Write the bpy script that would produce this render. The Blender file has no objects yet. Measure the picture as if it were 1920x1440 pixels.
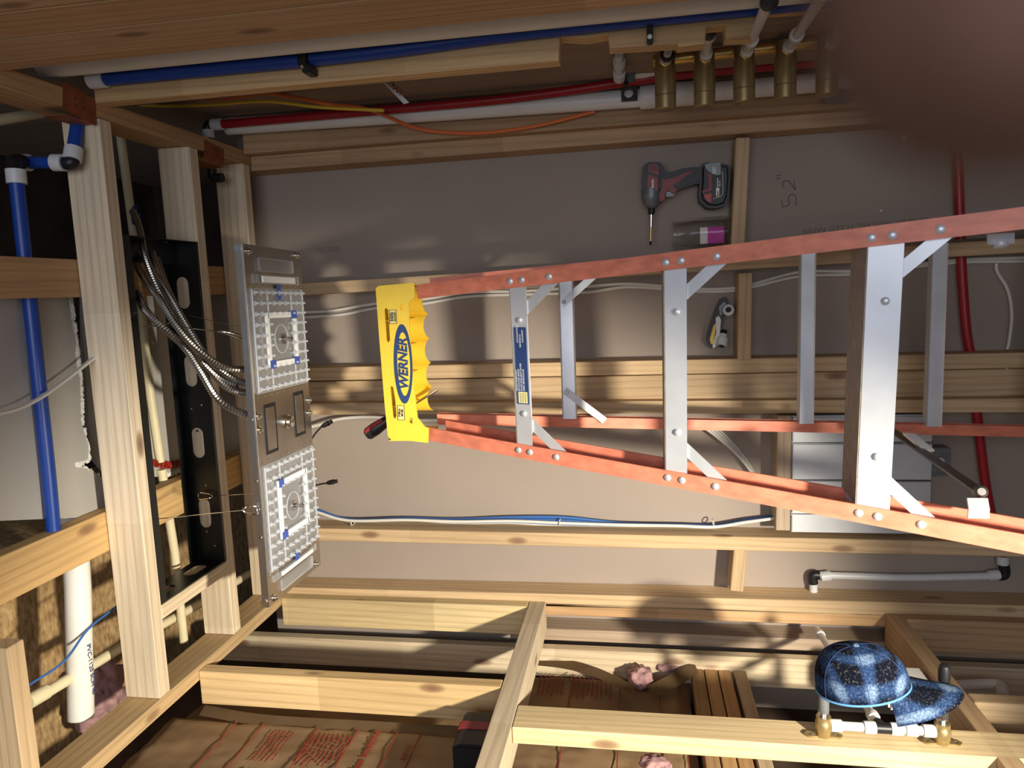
import bpy, bmesh, math, random
from mathutils import Vector, Matrix, noise
random.seed(7)
S = bpy.context.scene
C = S.collection
PI = math.pi
V = Vector
# ------------------------------------------------------------ camera
YAW, PITCH, ROLL, FPX = math.radians(7.4), math.radians(9.6), math.radians(-1.0), 1364.0
CAM = V((0, 0, 1.27))
F_ = V((-math.sin(YAW) * math.cos(PITCH), math.cos(YAW) * math.cos(PITCH), math.sin(PITCH)))
R0 = F_.cross(V((0, 0, 1))).normalized(); U0 = R0.cross(F_)
RT = math.cos(ROLL) * R0 + math.sin(ROLL) * U0      # true right (picture up)
UP = -math.sin(ROLL) * R0 + math.cos(ROLL) * U0     # true up (picture left)
cd = bpy.data.cameras.new('camera'); cam = bpy.data.objects.new('camera', cd); C.objects.link(cam)
cd.sensor_width = 36; cd.sensor_fit = 'HORIZONTAL'; cd.lens = FPX / 1920 * 36
cd.clip_start = 0.004; cd.clip_end = 50
cx, cy, cz = -UP, RT, -F_                            # the phone was held on its side
cam.matrix_world = Matrix(((cx.x, cy.x, cz.x, CAM.x), (cx.y, cy.y, cz.y, CAM.y), (cx.z, cy.z, cz.z, CAM.z), (0, 0, 0, 1)))
cd.dof.use_dof = True; cd.dof.focus_distance = 1.75; cd.dof.aperture_fstop = 9
S.camera = cam
# ------------------------------------------------------------ light
S.view_settings.view_transform = 'Standard'; S.view_settings.look = 'None'
S.view_settings.gamma = 1; S.view_settings.exposure = 0.0; S.view_settings.use_curve_mapping = False
w = bpy.data.worlds.new('world'); S.world = w; w.use_nodes = True
w.node_tree.nodes['Background'].inputs[0].default_value = (0.75, 0.85, 1, 1)
w.node_tree.nodes['Background'].inputs[1].default_value = 0.17
def light(name, kind, loc, target, energy, color, **kw):
    l = bpy.data.lights.new(name, kind); l.energy = energy; l.color = color
    for k, v in kw.items(): setattr(l, k, v)
    o = bpy.data.objects.new(name, l); C.objects.link(o); o.location = loc
    o.rotation_euler = (V(target) - V(loc)).to_track_quat('-Z', 'Y').to_euler(); return o
light('work_light', 'SPOT', (-0.32, 0.0, 0.14), (-1.2, 1.95, 1.90), 430, (1.0, 0.91, 0.74), spot_size=math.radians(61), spot_blend=0.6, shadow_soft_size=0.05)
light('daylight_fill', 'AREA', (0.25, -1.6, 1.5), (-0.1, 2, 1.3), 35, (0.86, 0.9, 1.0), size=1.2, shape='RECTANGLE', size_y=1.9)  # added cool fill for daylight behind the camera, no doorway is built

def at(px, py, ax, val):
    d = RT * (720 - py) + UP * (960 - px) + F_ * FPX
    i = 'XYZ'.index(ax); t = (val - CAM[i]) / d[i]; return CAM + d * t
# ------------------------------------------------------------ materials
MATS = {}
def nt(name):
    m = bpy.data.materials.new(name); m.use_nodes = True; MATS[name] = m
    n = m.node_tree.nodes; return m, n, m.node_tree.links, n['Principled BSDF']
def mix(n, l, t, fac, a, b, mode='MIX'):
    x = n.new('ShaderNodeMix'); x.data_type = 'RGBA'; x.blend_type = mode
    for i, v in ((0, fac), (6, a), (7, b)):
        if isinstance(v, (int, float)): x.inputs[i].default_value = v
        elif isinstance(v, tuple): x.inputs[i].default_value = (*v[:3], 1)
        else: l.new(v, x.inputs[i])
    return x.outputs[2]
def ramp(n, l, src, stops):
    r = n.new('ShaderNodeValToRGB'); l.new(src, r.inputs[0]); e = r.color_ramp.elements
    while len(e) < len(stops): e.new(0.5)
    for k, (p, c) in enumerate(stops):
        e[k].position = p; e[k].color = (c, c, c, 1) if isinstance(c, (int, float)) else (*c, 1)
    return r.outputs[0]
def wood_mat():
    m, n, l, b = nt('wood')
    tc = n.new('ShaderNodeTexCoord'); oi = n.new('ShaderNodeObjectInfo')
    vm = n.new('ShaderNodeVectorMath'); vm.operation = 'MULTIPLY_ADD'
    cmb = n.new('ShaderNodeCombineXYZ')
    for i in range(3): l.new(oi.outputs['Random'], cmb.inputs[i])
    l.new(cmb.outputs[0], vm.inputs[0]); vm.inputs[1].default_value = (17, 3.1, 5.3); l.new(tc.outputs['Object'], vm.inputs[2])
    base = vm.outputs[0]
    def mapn(sc):
        mp = n.new('ShaderNodeMapping'); mp.inputs['Scale'].default_value = sc; l.new(base, mp.inputs[0]); return mp.outputs[0]
    # warped growth rings
    n1 = n.new('ShaderNodeTexNoise'); n1.inputs['Scale'].default_value = 1; n1.inputs['Detail'].default_value = 2; l.new(mapn((1.6, 9, 9)), n1.inputs[0])
    wv = n.new('ShaderNodeTexWave'); wv.wave_type = 'BANDS'; wv.bands_direction = 'DIAGONAL'; wv.inputs['Scale'].default_value = 20
    wv.inputs['Distortion'].default_value = 3.5; wv.inputs['Detail'].default_value = 1.5; wv.inputs['Detail Scale'].default_value = 0.6
    l.new(mapn((0.035, 1.5, 1.5)), wv.inputs[0])
    n2 = n.new('ShaderNodeTexNoise'); n2.inputs['Scale'].default_value = 1; n2.inputs['Detail'].default_value = 6; l.new(mapn((6, 190, 190)), n2.inputs[0])
    # knots
    vo = n.new('ShaderNodeTexVoronoi'); vo.inputs['Scale'].default_value = 1; vo.feature = 'F1'; l.new(mapn((3.0, 8, 8)), vo.inputs[0])
    kn = ramp(n, l, vo.outputs['Distance'], [(0.0, 0.05), (0.07, 0.35), (0.115, 1.0)])
    g1 = ramp(n, l, wv.outputs['Fac'], [(0.0, 0.85), (0.25, 0.97), (1.0, 1.02)])
    g2 = ramp(n, l, n1.outputs['Fac'], [(0.3, 0.86), (0.7, 1.1)])
    g3 = ramp(n, l, n2.outputs['Fac'], [(0.3, 0.88), (0.65, 1.05)])
    c = mix(n, l, None, 1.0, oi.outputs['Color'], g1, 'MULTIPLY')
    warm = mix(n, l, None, 1.0, c, (1.0, 0.86, 0.66), 'MULTIPLY')
    inv = n.new('ShaderNodeMath'); inv.operation = 'SUBTRACT'; inv.inputs[0].default_value = 1; inv.use_clamp = True; l.new(g1, inv.inputs[1])
    c = mix(n, l, None, inv.outputs[0], c, warm)
    c = mix(n, l, None, 1.0, c, g2, 'MULTIPLY'); c = mix(n, l, None, 1.0, c, g3, 'MULTIPLY')
    sx = n.new('ShaderNodeSeparateXYZ'); l.new(base, sx.inputs[0])
    sm = n.new('ShaderNodeMath'); sm.operation = 'MULTIPLY'; sm.inputs[1].default_value = 2.1; l.new(sx.outputs[0], sm.inputs[0])
    fl = n.new('ShaderNodeMath'); fl.operation = 'FLOOR'; l.new(sm.outputs[0], fl.inputs[0])
    wn = n.new('ShaderNodeTexWhiteNoise'); wn.noise_dimensions = '1D'; l.new(fl.outputs[0], wn.inputs['W'])
    g4 = ramp(n, l, wn.outputs['Value'], [(0.0, (0.86, 0.83, 0.78)), (0.5, (0.97, 0.95, 0.90)), (1.0, (1.05, 1.05, 1.05))])
    c = mix(n, l, None, 1.0, c, g4, 'MULTIPLY')
    ki = n.new('ShaderNodeMath'); ki.operation = 'SUBTRACT'; ki.inputs[0].default_value = 1; ki.use_clamp = True; l.new(kn, ki.inputs[1])
    c = mix(n, l, None, ki.outputs[0], c, (0.17, 0.08, 0.04))
    l.new(c, b.inputs['Base Color']); b.inputs['Roughness'].default_value = 0.72
    bp = n.new('ShaderNodeBump'); bp.inputs['Strength'].default_value = 0.25; bp.inputs['Distance'].default_value = 0.002
    l.new(n2.outputs['Fac'], bp.inputs['Height']); l.new(bp.outputs[0], b.inputs['Normal'])
    return m
WOOD = wood_mat()
def mat(name, col, rough=0.5, metal=0.0, var=0.0, scale=20.0, bump=0.0, spec=0.5, trans=0.0, alpha=1.0, aniso=None, sss=0.0, objcol=False, col2=None, ior=1.45, coat=0.0):
    m, n, l, b = nt(name)
    b.inputs['Roughness'].default_value = rough; b.inputs['Metallic'].default_value = metal
    b.inputs['Specular IOR Level'].default_value = spec; b.inputs['Transmission Weight'].default_value = trans
    b.inputs['Alpha'].default_value = alpha; b.inputs['IOR'].default_value = ior; b.inputs['Coat Weight'].default_value = coat
    if sss: b.inputs['Subsurface Weight'].default_value = sss; b.inputs['Subsurface Radius'].default_value = (0.01, 0.004, 0.002)
    src = None
    if objcol:
        oi = n.new('ShaderNodeObjectInfo'); src = oi.outputs['Color']
    tc = n.new('ShaderNodeTexCoord'); mp = n.new('ShaderNodeMapping'); mp.inputs['Scale'].default_value = aniso or (1, 1, 1)
    l.new(tc.outputs['Object'], mp.inputs[0])
    no = n.new('ShaderNodeTexNoise'); no.inputs['Scale'].default_value = scale; no.inputs['Detail'].default_value = 5; l.new(mp.outputs[0], no.inputs[0])
    f = ramp(n, l, no.outputs['Fac'], [(0.32, 0.0), (0.68, 1.0)])
    lo = tuple(x * (1 - var) for x in col) if col2 is None else col2
    if objcol:
        k = ramp(n, l, no.outputs['Fac'], [(0.32, 1 - var), (0.68, 1.0)]); out = mix(n, l, None, 1.0, src, k, 'MULTIPLY')
    else: out = mix(n, l, None, f, lo, tuple(col))
    l.new(out, b.inputs['Base Color'])
    if bump:
        bp = n.new('ShaderNodeBump'); bp.inputs['Strength'].default_value = bump; bp.inputs['Distance'].default_value = 0.003
        l.new(no.outputs['Fac'], bp.inputs['Height']); l.new(bp.outputs[0], b.inputs['Normal'])
    return m
DRY = mat('gypsum_paper', (0.345, 0.285, 0.24), 0.85, var=0.07, scale=3.5, bump=0.02)
DRYG = mat('gypsum_grey', (0.42, 0.40, 0.37), 0.9, var=0.08, scale=6)
GYP = mat('gypsum_core', (0.78, 0.77, 0.74), 0.95, var=0.12, scale=60, bump=0.5)
PLY = mat('plywood_sheet', (0.34, 0.26, 0.20), 0.8, var=0.2, scale=6, aniso=(8, 8, 0.6))
OSB = mat('osb_sheet', (0.55, 0.38, 0.18), 0.85, var=0.0, scale=38, bump=0.6, col2=(0.26, 0.15, 0.06), aniso=(1, 2.2, 1))
CONC = mat('concrete_floor', (0.46, 0.42, 0.37), 0.9, var=0.25, scale=5)
KRAFT = mat('kraft_paper', (0.27, 0.175, 0.09), 0.75, var=0.22, scale=9, bump=0.25)
INK = mat('red_ink', (0.24, 0.035, 0.015), 0.8)
PINKF = mat('pink_fibreglass', (0.50, 0.29, 0.29), 1.0, var=0.5, scale=45, bump=1.0)
ORANGE = mat('orange_fibreglass', (0.80, 0.25, 0.155), 0.42, var=0.28, scale=70, bump=0.05, aniso=(1, 1, 0.25))
ALU = mat('aluminium', (0.70, 0.72, 0.76), 0.42, 0.5, var=0.12, scale=14)
ALUD = mat('dirty_tread', (0.38, 0.31, 0.25), 0.6, 0.3, var=0.4, scale=30, aniso=(1, 12, 1))
STEEL = mat('stainless', (0.58, 0.54, 0.49), 0.33, 1.0, var=0.22, scale=9)
CHROME = mat('chrome', (0.75, 0.74, 0.72), 0.12, 1.0)
DARKMETAL = mat('grey_steel', (0.20, 0.19, 0.18), 0.4, 0.9, var=0.3, scale=20)
YEL = mat('yellow_plastic', (0.86, 0.60, 0.05), 0.42, var=0.08, scale=25)
BLACK = mat('black_plastic', (0.012, 0.012, 0.014), 0.42)
BLACKS = mat('black_powder_coat', (0.010, 0.011, 0.011), 0.33, var=0.2, scale=30)
NAVY = mat('navy_print', (0.022, 0.05, 0.16), 0.5)
WHITE = mat('white_print', (0.80, 0.80, 0.78), 0.6)
PVC = mat('white_pvc', (0.82, 0.80, 0.75), 0.38, var=0.06, scale=10)
CREAM = mat('cream_cpvc', (0.76, 0.68, 0.45), 0.4, var=0.08, scale=20)
PEX = mat('clear_pex', (0.66, 0.67, 0.68), 0.35, var=0.08, scale=40, sss=0.15)
BLUEP = mat('blue_pex', (0.012, 0.055, 0.32), 0.36, var=0.15, scale=15)
REDP = mat('red_pex', (0.36, 0.012, 0.02), 0.36, var=0.15, scale=15)
CABW = mat('white_cable', (0.68, 0.66, 0.60), 0.45)
CABY = mat('yellow_cable', (0.75, 0.52, 0.05), 0.45)
CABO = mat('orange_cable', (0.72, 0.17, 0.045), 0.5)
CABB = mat('blue_cable', (0.04, 0.14, 0.42), 0.45)
BRASS = mat('brass', (0.50, 0.38, 0.18), 0.33, 0.75, var=0.25, scale=30, aniso=(0.1, 3, 3))
GOLD = mat('gold_brass', (0.80, 0.54, 0.17), 0.3, 0.8, var=0.15, scale=30)
ACR = mat('clear_acrylic', (0.75, 0.80, 0.88), 0.15, alpha=0.22)
NOZ = mat('milky_silicone', (0.62, 0.65, 0.70), 0.25, alpha=0.6)
GLASS = mat('clear_jar_plastic', (0.97, 0.97, 0.97), 0.06, trans=1.0, ior=1.2)
LED = mat('frosted_strip', (0.85, 0.86, 0.88), 0.5)
BLUETAPE = mat('blue_tape', (0.05, 0.10, 0.45), 0.4)
REDPL = mat('red_plastic', (0.26, 0.025, 0.03), 0.42, var=0.25, scale=30)
GREYPL = mat('grey_casting', (0.20, 0.22, 0.23), 0.42, 0.4, var=0.3, scale=60)
MAG = mat('magenta_card', (0.55, 0.05, 0.36), 0.6)
RUST = mat('rusty_plate', (0.34, 0.10, 0.04), 0.6, 0.3, var=0.35, scale=25)
SKIN = mat('skin', (0.12, 0.056, 0.034), 0.8, var=0.15, scale=80, sss=0.2)  # darker than real skin, the backlit shade is put into the colour
PENCIL = mat('pencil_mark', (0.03, 0.03, 0.03), 0.8)
GHOST = mat('faint_stamp', (0.20, 0.16, 0.13), 0.9)
REDCAULK = mat('red_sealant', (0.30, 0.02, 0.01), 0.35, var=0.4, scale=60)
def plaid():
    m, n, l, b = nt('blue_plaid_cloth')
    tc = n.new('ShaderNodeTexCoord'); sp = n.new('ShaderNodeSeparateXYZ'); l.new(tc.outputs['UV'], sp.inputs[0])
    def stripe(o, fr, ph):
        a = n.new('ShaderNodeMath'); a.operation = 'MULTIPLY_ADD'; a.inputs[1].default_value = fr; a.inputs[2].default_value = ph; l.new(o, a.inputs[0])
        s = n.new('ShaderNodeMath'); s.operation = 'SINE'; l.new(a.outputs[0], s.inputs[0])
        return ramp(n, l, s.outputs[0], [(0.0, 0.0), (0.9, 1.0)])
    u = stripe(sp.outputs[0], 11, 0.9); v = stripe(sp.outputs[1], 15, 2.2)
    ad = n.new('ShaderNodeMath'); ad.operation = 'ADD'; l.new(u, ad.inputs[0]); l.new(v, ad.inputs[1])
    hf = n.new('ShaderNodeMath'); hf.operation = 'MULTIPLY'; hf.inputs[1].default_value = 0.5; l.new(ad.outputs[0], hf.inputs[0])
    c = ramp(n, l, hf.outputs[0], [(0.08, (0.003, 0.005, 0.013)), (0.5, (0.018, 0.044, 0.12)), (0.95, (0.13, 0.20, 0.33))])
    no = n.new('ShaderNodeTexNoise'); no.inputs['Scale'].default_value = 260; no.inputs['Detail'].default_value = 2; l.new(tc.outputs['Object'], no.inputs[0])
    f = ramp(n, l, no.outputs['Fac'], [(0.35, 0.55), (0.65, 1.35)])
    c = mix(n, l, None, 1.0, c, f, 'MULTIPLY')
    g = ramp(n, l, no.outputs['Fac'], [(0.56, 0.0), (0.72, 0.35)]); c = mix(n, l, None, g, c, (0.20, 0.18, 0.12))
    l.new(c, b.inputs['Base Color']); b.inputs['Roughness'].default_value = 0.9
    b.inputs['Specular IOR Level'].default_value = 0.1
    bp = n.new('ShaderNodeBump'); bp.inputs['Strength'].default_value = 0.5; bp.inputs['Distance'].default_value = 0.001
    l.new(no.outputs['Fac'], bp.inputs['Height']); l.new(bp.outputs[0], b.inputs['Normal'])
    return m
PLAID = plaid()
HATIN = mat('blue_lining', (0.10, 0.30, 0.62), 0.8)
# ------------------------------------------------------------ helpers
def parent_world(p):
    mw = p.matrix_basis.copy()
    while p.parent: p = p.parent; mw = p.matrix_basis @ mw
    return mw
def tag(o, label, cat, group=None, kind=None):
    o['label'] = label; o['category'] = cat
    if group: o['group'] = group
    if kind: o['kind'] = kind
    return o
def struct(o): o['kind'] = 'structure'; return o
def thing(name, loc, label, cat, group=None):
    o = bpy.data.objects.new(name, None); C.objects.link(o); o.location = loc; o.empty_display_size = 0.05
    o.matrix_basis = Matrix.Translation(V(loc)); return tag(o, label, cat, group)
def bm_obj(name, bm, m, parent=None, smooth=False, origin=None):
    """bm holds world coordinates; the object's origin is moved to `origin` or the mesh centre"""
    if origin is None:
        cs = [v.co for v in bm.verts]
        origin = V([(min(c[i] for c in cs) + max(c[i] for c in cs)) / 2 for i in range(3)]) if cs else V()
    origin = V(origin)
    for v in bm.verts: v.co -= origin
    me = bpy.data.meshes.new(name); bmesh.ops.recalc_face_normals(bm, faces=bm.faces); bm.to_mesh(me); bm.free()
    o = bpy.data.objects.new(name, me); C.objects.link(o); me.materials.append(m)
    if smooth:
        for p in me.polygons: p.use_smooth = True
        if smooth == 'auto':
            me.set_sharp_from_angle(angle=math.radians(38))
    if parent is not None:
        o.parent = parent; origin = origin - parent_world(parent).translation
    o.location = origin; o.matrix_basis = Matrix.Translation(origin)
    return o
def board(name, A, B, w, d, tone=(0.62, 0.42, 0.23), parent=None, bev=0.0018, m=None):
    """a length of timber: edge A-B, cross section w x d"""
    A, B, w, d = V(A), V(B), V(w), V(d)
    x = (B - A); L = x.length; x.normalize(); wl, dl = w.length, d.length
    y = (w - x * w.dot(x)).normalized(); z = x.cross(y); sd = 1 if z.dot(d) > 0 else -1
    bm = bmesh.new(); bmesh.ops.create_cube(bm, size=1)
    for v in bm.verts: v.co = V(((v.co.x + .5) * L, (v.co.y + .5) * wl, (v.co.z + .5) * dl * sd))
    bmesh.ops.recalc_face_normals(bm, faces=bm.faces)
    if bev: bmesh.ops.bevel(bm, geom=list(bm.edges), offset=bev, segments=1, affect='EDGES')
    me = bpy.data.meshes.new(name); bm.to_mesh(me); bm.free(); me.materials.append(m or WOOD)
    o = bpy.data.objects.new(name, me); C.objects.link(o)
    M = Matrix(((x.x, y.x, z.x, A.x), (x.y, y.y, z.y, A.y), (x.z, y.z, z.z, A.z), (0, 0, 0, 1)))
    if parent is not None: o.parent = parent; M = parent_world(parent).inverted() @ M
    o.matrix_basis = M; k = random.uniform(0.9, 1.08); o.color = (tone[0] * k, tone[1] * k, tone[2] * k, 1)
    return o
def box(bm, lo, hi):
    r = bmesh.ops.create_cube(bm, size=1)
    for v in r['verts']: v.co = V([lo[i] + (v.co[i] + .5) * (hi[i] - lo[i]) for i in range(3)])
    return r['verts']
def boxes(name, m, parent, *lh, bev=0.0, smooth=False):
    bm = bmesh.new()
    for lo, hi in lh: box(bm, lo, hi)
    if bev: bmesh.ops.bevel(bm, geom=list(bm.edges), offset=bev, segments=2, affect='EDGES')
    return bm_obj(name, bm, m, parent, smooth)
def spline(pts, n=10):
    pts = [V(p) for p in pts]
    if len(pts) < 3: return pts
    P = [pts[0] * 2 - pts[1]] + pts + [pts[-1] * 2 - pts[-2]]; out = []
    for i in range(1, len(P) - 2):
        a, b, c, d = P[i - 1:i + 3]
        for k in range(n):
            t = k / n
            out.append(0.5 * ((2 * b) + (c - a) * t + (2 * a - 5 * b + 4 * c - d) * t * t + (3 * b - a - 3 * c + d) * t ** 3))
    return out + [pts[-1]]
def tube_bm(bm, pts, r, seg=10, cap=True):
    pts = [V(p) for p in pts]; rs = r if isinstance(r, (list, tuple)) else [r] * len(pts); rings = []; nrm = None
    for i, p in enumerate(pts):
        t = (pts[min(i + 1, len(pts) - 1)] - pts[max(i - 1, 0)])
        t = t.normalized() if t.length > 1e-9 else V((0, 0, 1))
        if nrm is None: nrm = t.orthogonal().normalized()
        else:
            nrm = nrm - t * nrm.dot(t); nrm = nrm.normalized() if nrm.length > 1e-6 else t.orthogonal().normalized()
        bi = t.cross(nrm)
        rings.append([bm.verts.new(p + (nrm * math.cos(2 * PI * k / seg) + bi * math.sin(2 * PI * k / seg)) * rs[i]) for k in range(seg)])
    for a, b in zip(rings, rings[1:]):
        for k in range(seg): bm.faces.new((a[k], a[(k + 1) % seg], b[(k + 1) % seg], b[k]))
    if cap: bm.faces.new(rings[0][::-1]); bm.faces.new(rings[-1])
def tube(name, pts, r, m, parent=None, seg=12, sm=0):
    bm = bmesh.new(); tube_bm(bm, spline(pts, sm) if sm else pts, r, seg); return bm_obj(name, bm, m, parent, 'auto')
def lathe_pts(p, ax, prof):
    """prof: (distance along ax, radius)"""
    p, ax = V(p), V(ax).normalized(); return [p + ax * t for t, _ in prof], [r for _, r in prof]
def lathe(name, p, ax, prof, m, parent=None, seg=20, cap=True):
    a, b = lathe_pts(p, ax, prof); bm = bmesh.new(); ax = V(ax).normalized(); n1 = ax.orthogonal().normalized(); n2 = ax.cross(n1); rings = []
    for q, r in zip(a, b): rings.append([bm.verts.new(q + (n1 * math.cos(2 * PI * k / seg) + n2 * math.sin(2 * PI * k / seg)) * max(r, 1e-5)) for k in range(seg)])
    for x, y in zip(rings, rings[1:]):
        for k in range(seg): bm.faces.new((x[k], x[(k + 1) % seg], y[(k + 1) % seg], y[k]))
    if cap: bm.faces.new(rings[0][::-1]); bm.faces.new(rings[-1])
    return bm_obj(name, bm, m, parent, 'auto')
def frame_mat(o, x, y):
    x, y, o = V(x).normalized(), V(y), V(o); y = (y - x * y.dot(x)).normalized(); z = x.cross(y)
    return Matrix(((x.x, y.x, z.x, o.x), (x.y, y.y, z.y, o.y), (x.z, y.z, z.z, o.z), (0, 0, 0, 1)))
def to_mesh_obj(name, cu, M, m, parent=None):
    t = bpy.data.objects.new('t', cu); C.objects.link(t)
    dg = bpy.context.evaluated_depsgraph_get(); me = bpy.data.meshes.new_from_object(t.evaluated_get(dg)); me.name = name
    bpy.data.objects.remove(t); bpy.data.curves.remove(cu)
    me.transform(M)
    bm = bmesh.new(); bm.from_mesh(me); bpy.data.meshes.remove(me); return bm_obj(name, bm, m, parent)
def text(name, s, size, o, x, y, m, parent=None, ext=0.0004, bold=0.0, shear=0.0, align='LEFT', sx=1.0, sp=1.0):
    cu = bpy.data.curves.new('t', 'FONT'); cu.body = s; cu.size = size; cu.extrude = ext; cu.offset = bold; cu.shear = shear; cu.space_line = sp
    cu.align_x = align; cu.align_y = 'CENTER' if align == 'CENTER' else 'BOTTOM_BASELINE'; cu.resolution_u = 3
    return to_mesh_obj(name, cu, frame_mat(o, x, y) @ Matrix.Diagonal((sx, 1, 1, 1)), m, parent)
def plate(name, outer, holes, th, o, x, y, m, parent=None):
    """flat sheet with holes; outline in the plane x, y, centred thickness th along x cross y"""
    cu = bpy.data.curves.new('t', 'CURVE'); cu.dimensions = '2D'; cu.fill_mode = 'BOTH'; cu.extrude = th / 2
    for poly in [outer] + list(holes):
        sp = cu.splines.new('POLY'); sp.points.add(len(poly) - 1); sp.use_cyclic_u = True
        for q, p in zip(sp.points, poly): q.co = (p[0], p[1], 0, 1)
    ob = to_mesh_obj(name, cu, frame_mat(o, x, y), m, parent); return ob
def oval(cx, cy, w, h, n=8):
    """a slot with round ends, w long, h wide (or upright if h > w)"""
    r = min(w, h) / 2; out = []
    for k in range(2 * n + 2):
        if w >= h:
            s = 1 if k <= n else -1; a = -PI / 2 + PI * (k if k <= n else k - 1) / n
            out.append((cx + s * (w / 2 - r) + r * math.cos(a), cy + r * math.sin(a)))
        else:
            s = 1 if k <= n else -1; a = PI * (k if k <= n else k - 1) / n
            out.append((cx + r * math.cos(a), cy + s * (h / 2 - r) + r * math.sin(a)))
    return out
def ell(cx, cy, a, b, n=40): return [(cx + a * math.cos(2 * PI * k / n), cy + b * math.sin(2 * PI * k / n)) for k in range(n)]
def prism(name, poly, o, x, y, th, m, parent=None, bev=0.0, seg=2, smooth=False):
    """outline extruded from the plane backwards by th (along -(x cross y)), front edges rounded"""
    M = frame_mat(o, x, y); bm = bmesh.new()
    a = [bm.verts.new(V((p[0], p[1], 0))) for p in poly]; b = [bm.verts.new(V((p[0], p[1], -th))) for p in poly]
    bm.faces.new(a); bm.faces.new(b[::-1]); n = len(poly)
    for k in range(n): bm.faces.new((a[k], b[k], b[(k + 1) % n], a[(k + 1) % n]))
    bmesh.ops.recalc_face_normals(bm, faces=bm.faces)
    if bev:
        ed = [e for e in bm.edges if abs(e.verts[0].co.z - e.verts[1].co.z) < 1e-9]
        bmesh.ops.bevel(bm, geom=ed, offset=bev, segments=seg, affect='EDGES', clamp_overlap=True)
    bmesh.ops.transform(bm, matrix=M, verts=bm.verts); return bm_obj(name, bm, m, parent, 'auto' if smooth else False)
def pxp(pts, Y):
    """picture outline -> (X, Z) on the upright plane at distance Y"""
    return [((p := at(a, b, 'Y', Y)).x, p.z) for a, b in pts]
def silhouette(name, pts, Y, th, m, parent=None, bev=0.0, seg=2, smooth=False):
    return prism(name, pxp(pts, Y), (0, Y, 0), (1, 0, 0), (0, 0, 1), th, m, parent, bev, seg, smooth)
def splat(name, o, x, y, w, h, m, parent, seed=0, th=0.0012, n=26):
    rnd = random.Random(seed); poly = []
    for k in range(n):
        a = 2 * PI * k / n; r = rnd.uniform(0.55, 1.0); poly.append((w / 2 * r * math.cos(a), h / 2 * r * math.sin(a)))
    return prism(name, poly, o, x, y, th, m, parent)
X_, Y_, Z_ = V((1, 0, 0)), V((0, 1, 0)), V((0, 0, 1))
# ============================================================ the room
ZC = 2.38          # underside of the dropped ceiling framing
YB = 2.07          # front of the back wall studs
XR = 0.425         # faces of the right wall studs
XL = -0.93         # faces of the left wall studs
def slab(name, lo, hi, m): return struct(boxes(name, m, None, (lo, hi)))
slab('wall_left_upper', (-0.625, -0.1, 2.871), (-0.620, 3.0, 3.349), OSB)
slab('floor', (-1.7, -0.7, -0.03), (0.9, 3.1, 0.0), CONC)
slab('wall_back', (-1.30, 2.159, 0), (0.518, 2.172, 2.47), DRY)
slab('wall_right', (0.518, -0.45, 0), (0.53, 3.0, 3.36), PLY)
slab('wall_left', (-1.30, -0.45, 0), (-1.285, 3.0, 2.85), mat('shade_dark_sheathing', (0.09, 0.055, 0.035), 0.95, var=.5, scale=8))  # near-black colour stands for the shade in the gaps behind the framing
slab('ceiling', (-1.30, -0.1, 2.85), (-0.62, 3.0, 2.87), OSB)
slab('ceiling_upper', (-0.62, -0.1, 3.35), (0.53, 3.0, 3.37), mat('shade_dark_boards', (0.05, 0.032, 0.022), 0.95, var=.5, scale=8))  # colour darkened so the void above the joists looks unlit
slab('wall_back_upper', (-1.285, 2.99, 2.47), (0.518, 3.0, 3.36), MATS['shade_dark_boards'])
PALE, TAN, ORA, GRY, DULL = (0.72, 0.60, 0.43), (0.62, 0.45, 0.27), (0.56, 0.35, 0.18), (0.50, 0.39, 0.29), (0.52, 0.34, 0.19)
def stud(name, A, B, w, d, tone, label, cat='stud', group=None):
    return tag(board(name, A, B, w, d, tone), label, cat, group)
# ---- back wall studs (uprights, picture left = up)
def bstud(p0, p1, tone, label, w=-0.040, zt=2.47):
    """p0,p1: picture points on one front arris"""
    a, b = at(*p0, 'Y', YB), at(*p1, 'Y', YB); k = (a - b) / (a.z - b.z)
    top = b + k * (zt - b.z); bot = b + k * (0 - b.z)
    return stud('wall_stud', bot, top, (w, 0, 0), (0, 0.088, 0), tone, label)
s_r = bstud((560, 286), (1480, 212), DULL, 'brown corner stud of the back wall beside the right wall, above the drill', w=-0.042)
s_d = bstud((600, 529), (1740, 458), TAN, 'back wall stud running behind the top of the ladder, left of the drill', w=-0.036)
s_c1 = bstud((600, 689), (1880, 662), TAN, 'plaster-smeared back wall stud, right-hand one of the pair at the partition junction')
s_c3 = bstud((600, 756), (1880, 748), TAN, 'back wall stud, left-hand one of the pair at the partition junction', w=-0.036)
s_b = bstud((600, 991), (1880, 1017), TAN, 'back wall stud below the blue and white cable bundle, with a white plaster patch')
s_a = bstud((600, 1103), (1880, 1135), TAN, 'long corner stud of the back wall just above the diagonal wooden rail')
stud('flat_stud', (-0.3305, 2.115, 0), (-0.3305, 2.115, 2.47), (0.074, 0, 0), (0, 0.036, 0), TAN, 'wide board set back flat between the paired studs behind the ladder')
a0 = at(1250, 1138, 'Y', YB); stud('trimmer_stud', (a0.x, YB, 0), (a0.x, YB, 1.66), (-0.038, 0, 0), (0, 0.088, 0), ORA, 'short trimmer stud nailed against the left corner stud of the back wall')
a1 = at(1200, 1186, 'Y', YB + 0.005); stud('end_stud', (a1.x, YB + .005, 0), (a1.x, YB + .005, 1.66), (-0.036, 0, 0), (0, 0.080, 0), GRY, 'greyish end stud behind the opening, left of the trimmer stud')
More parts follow.
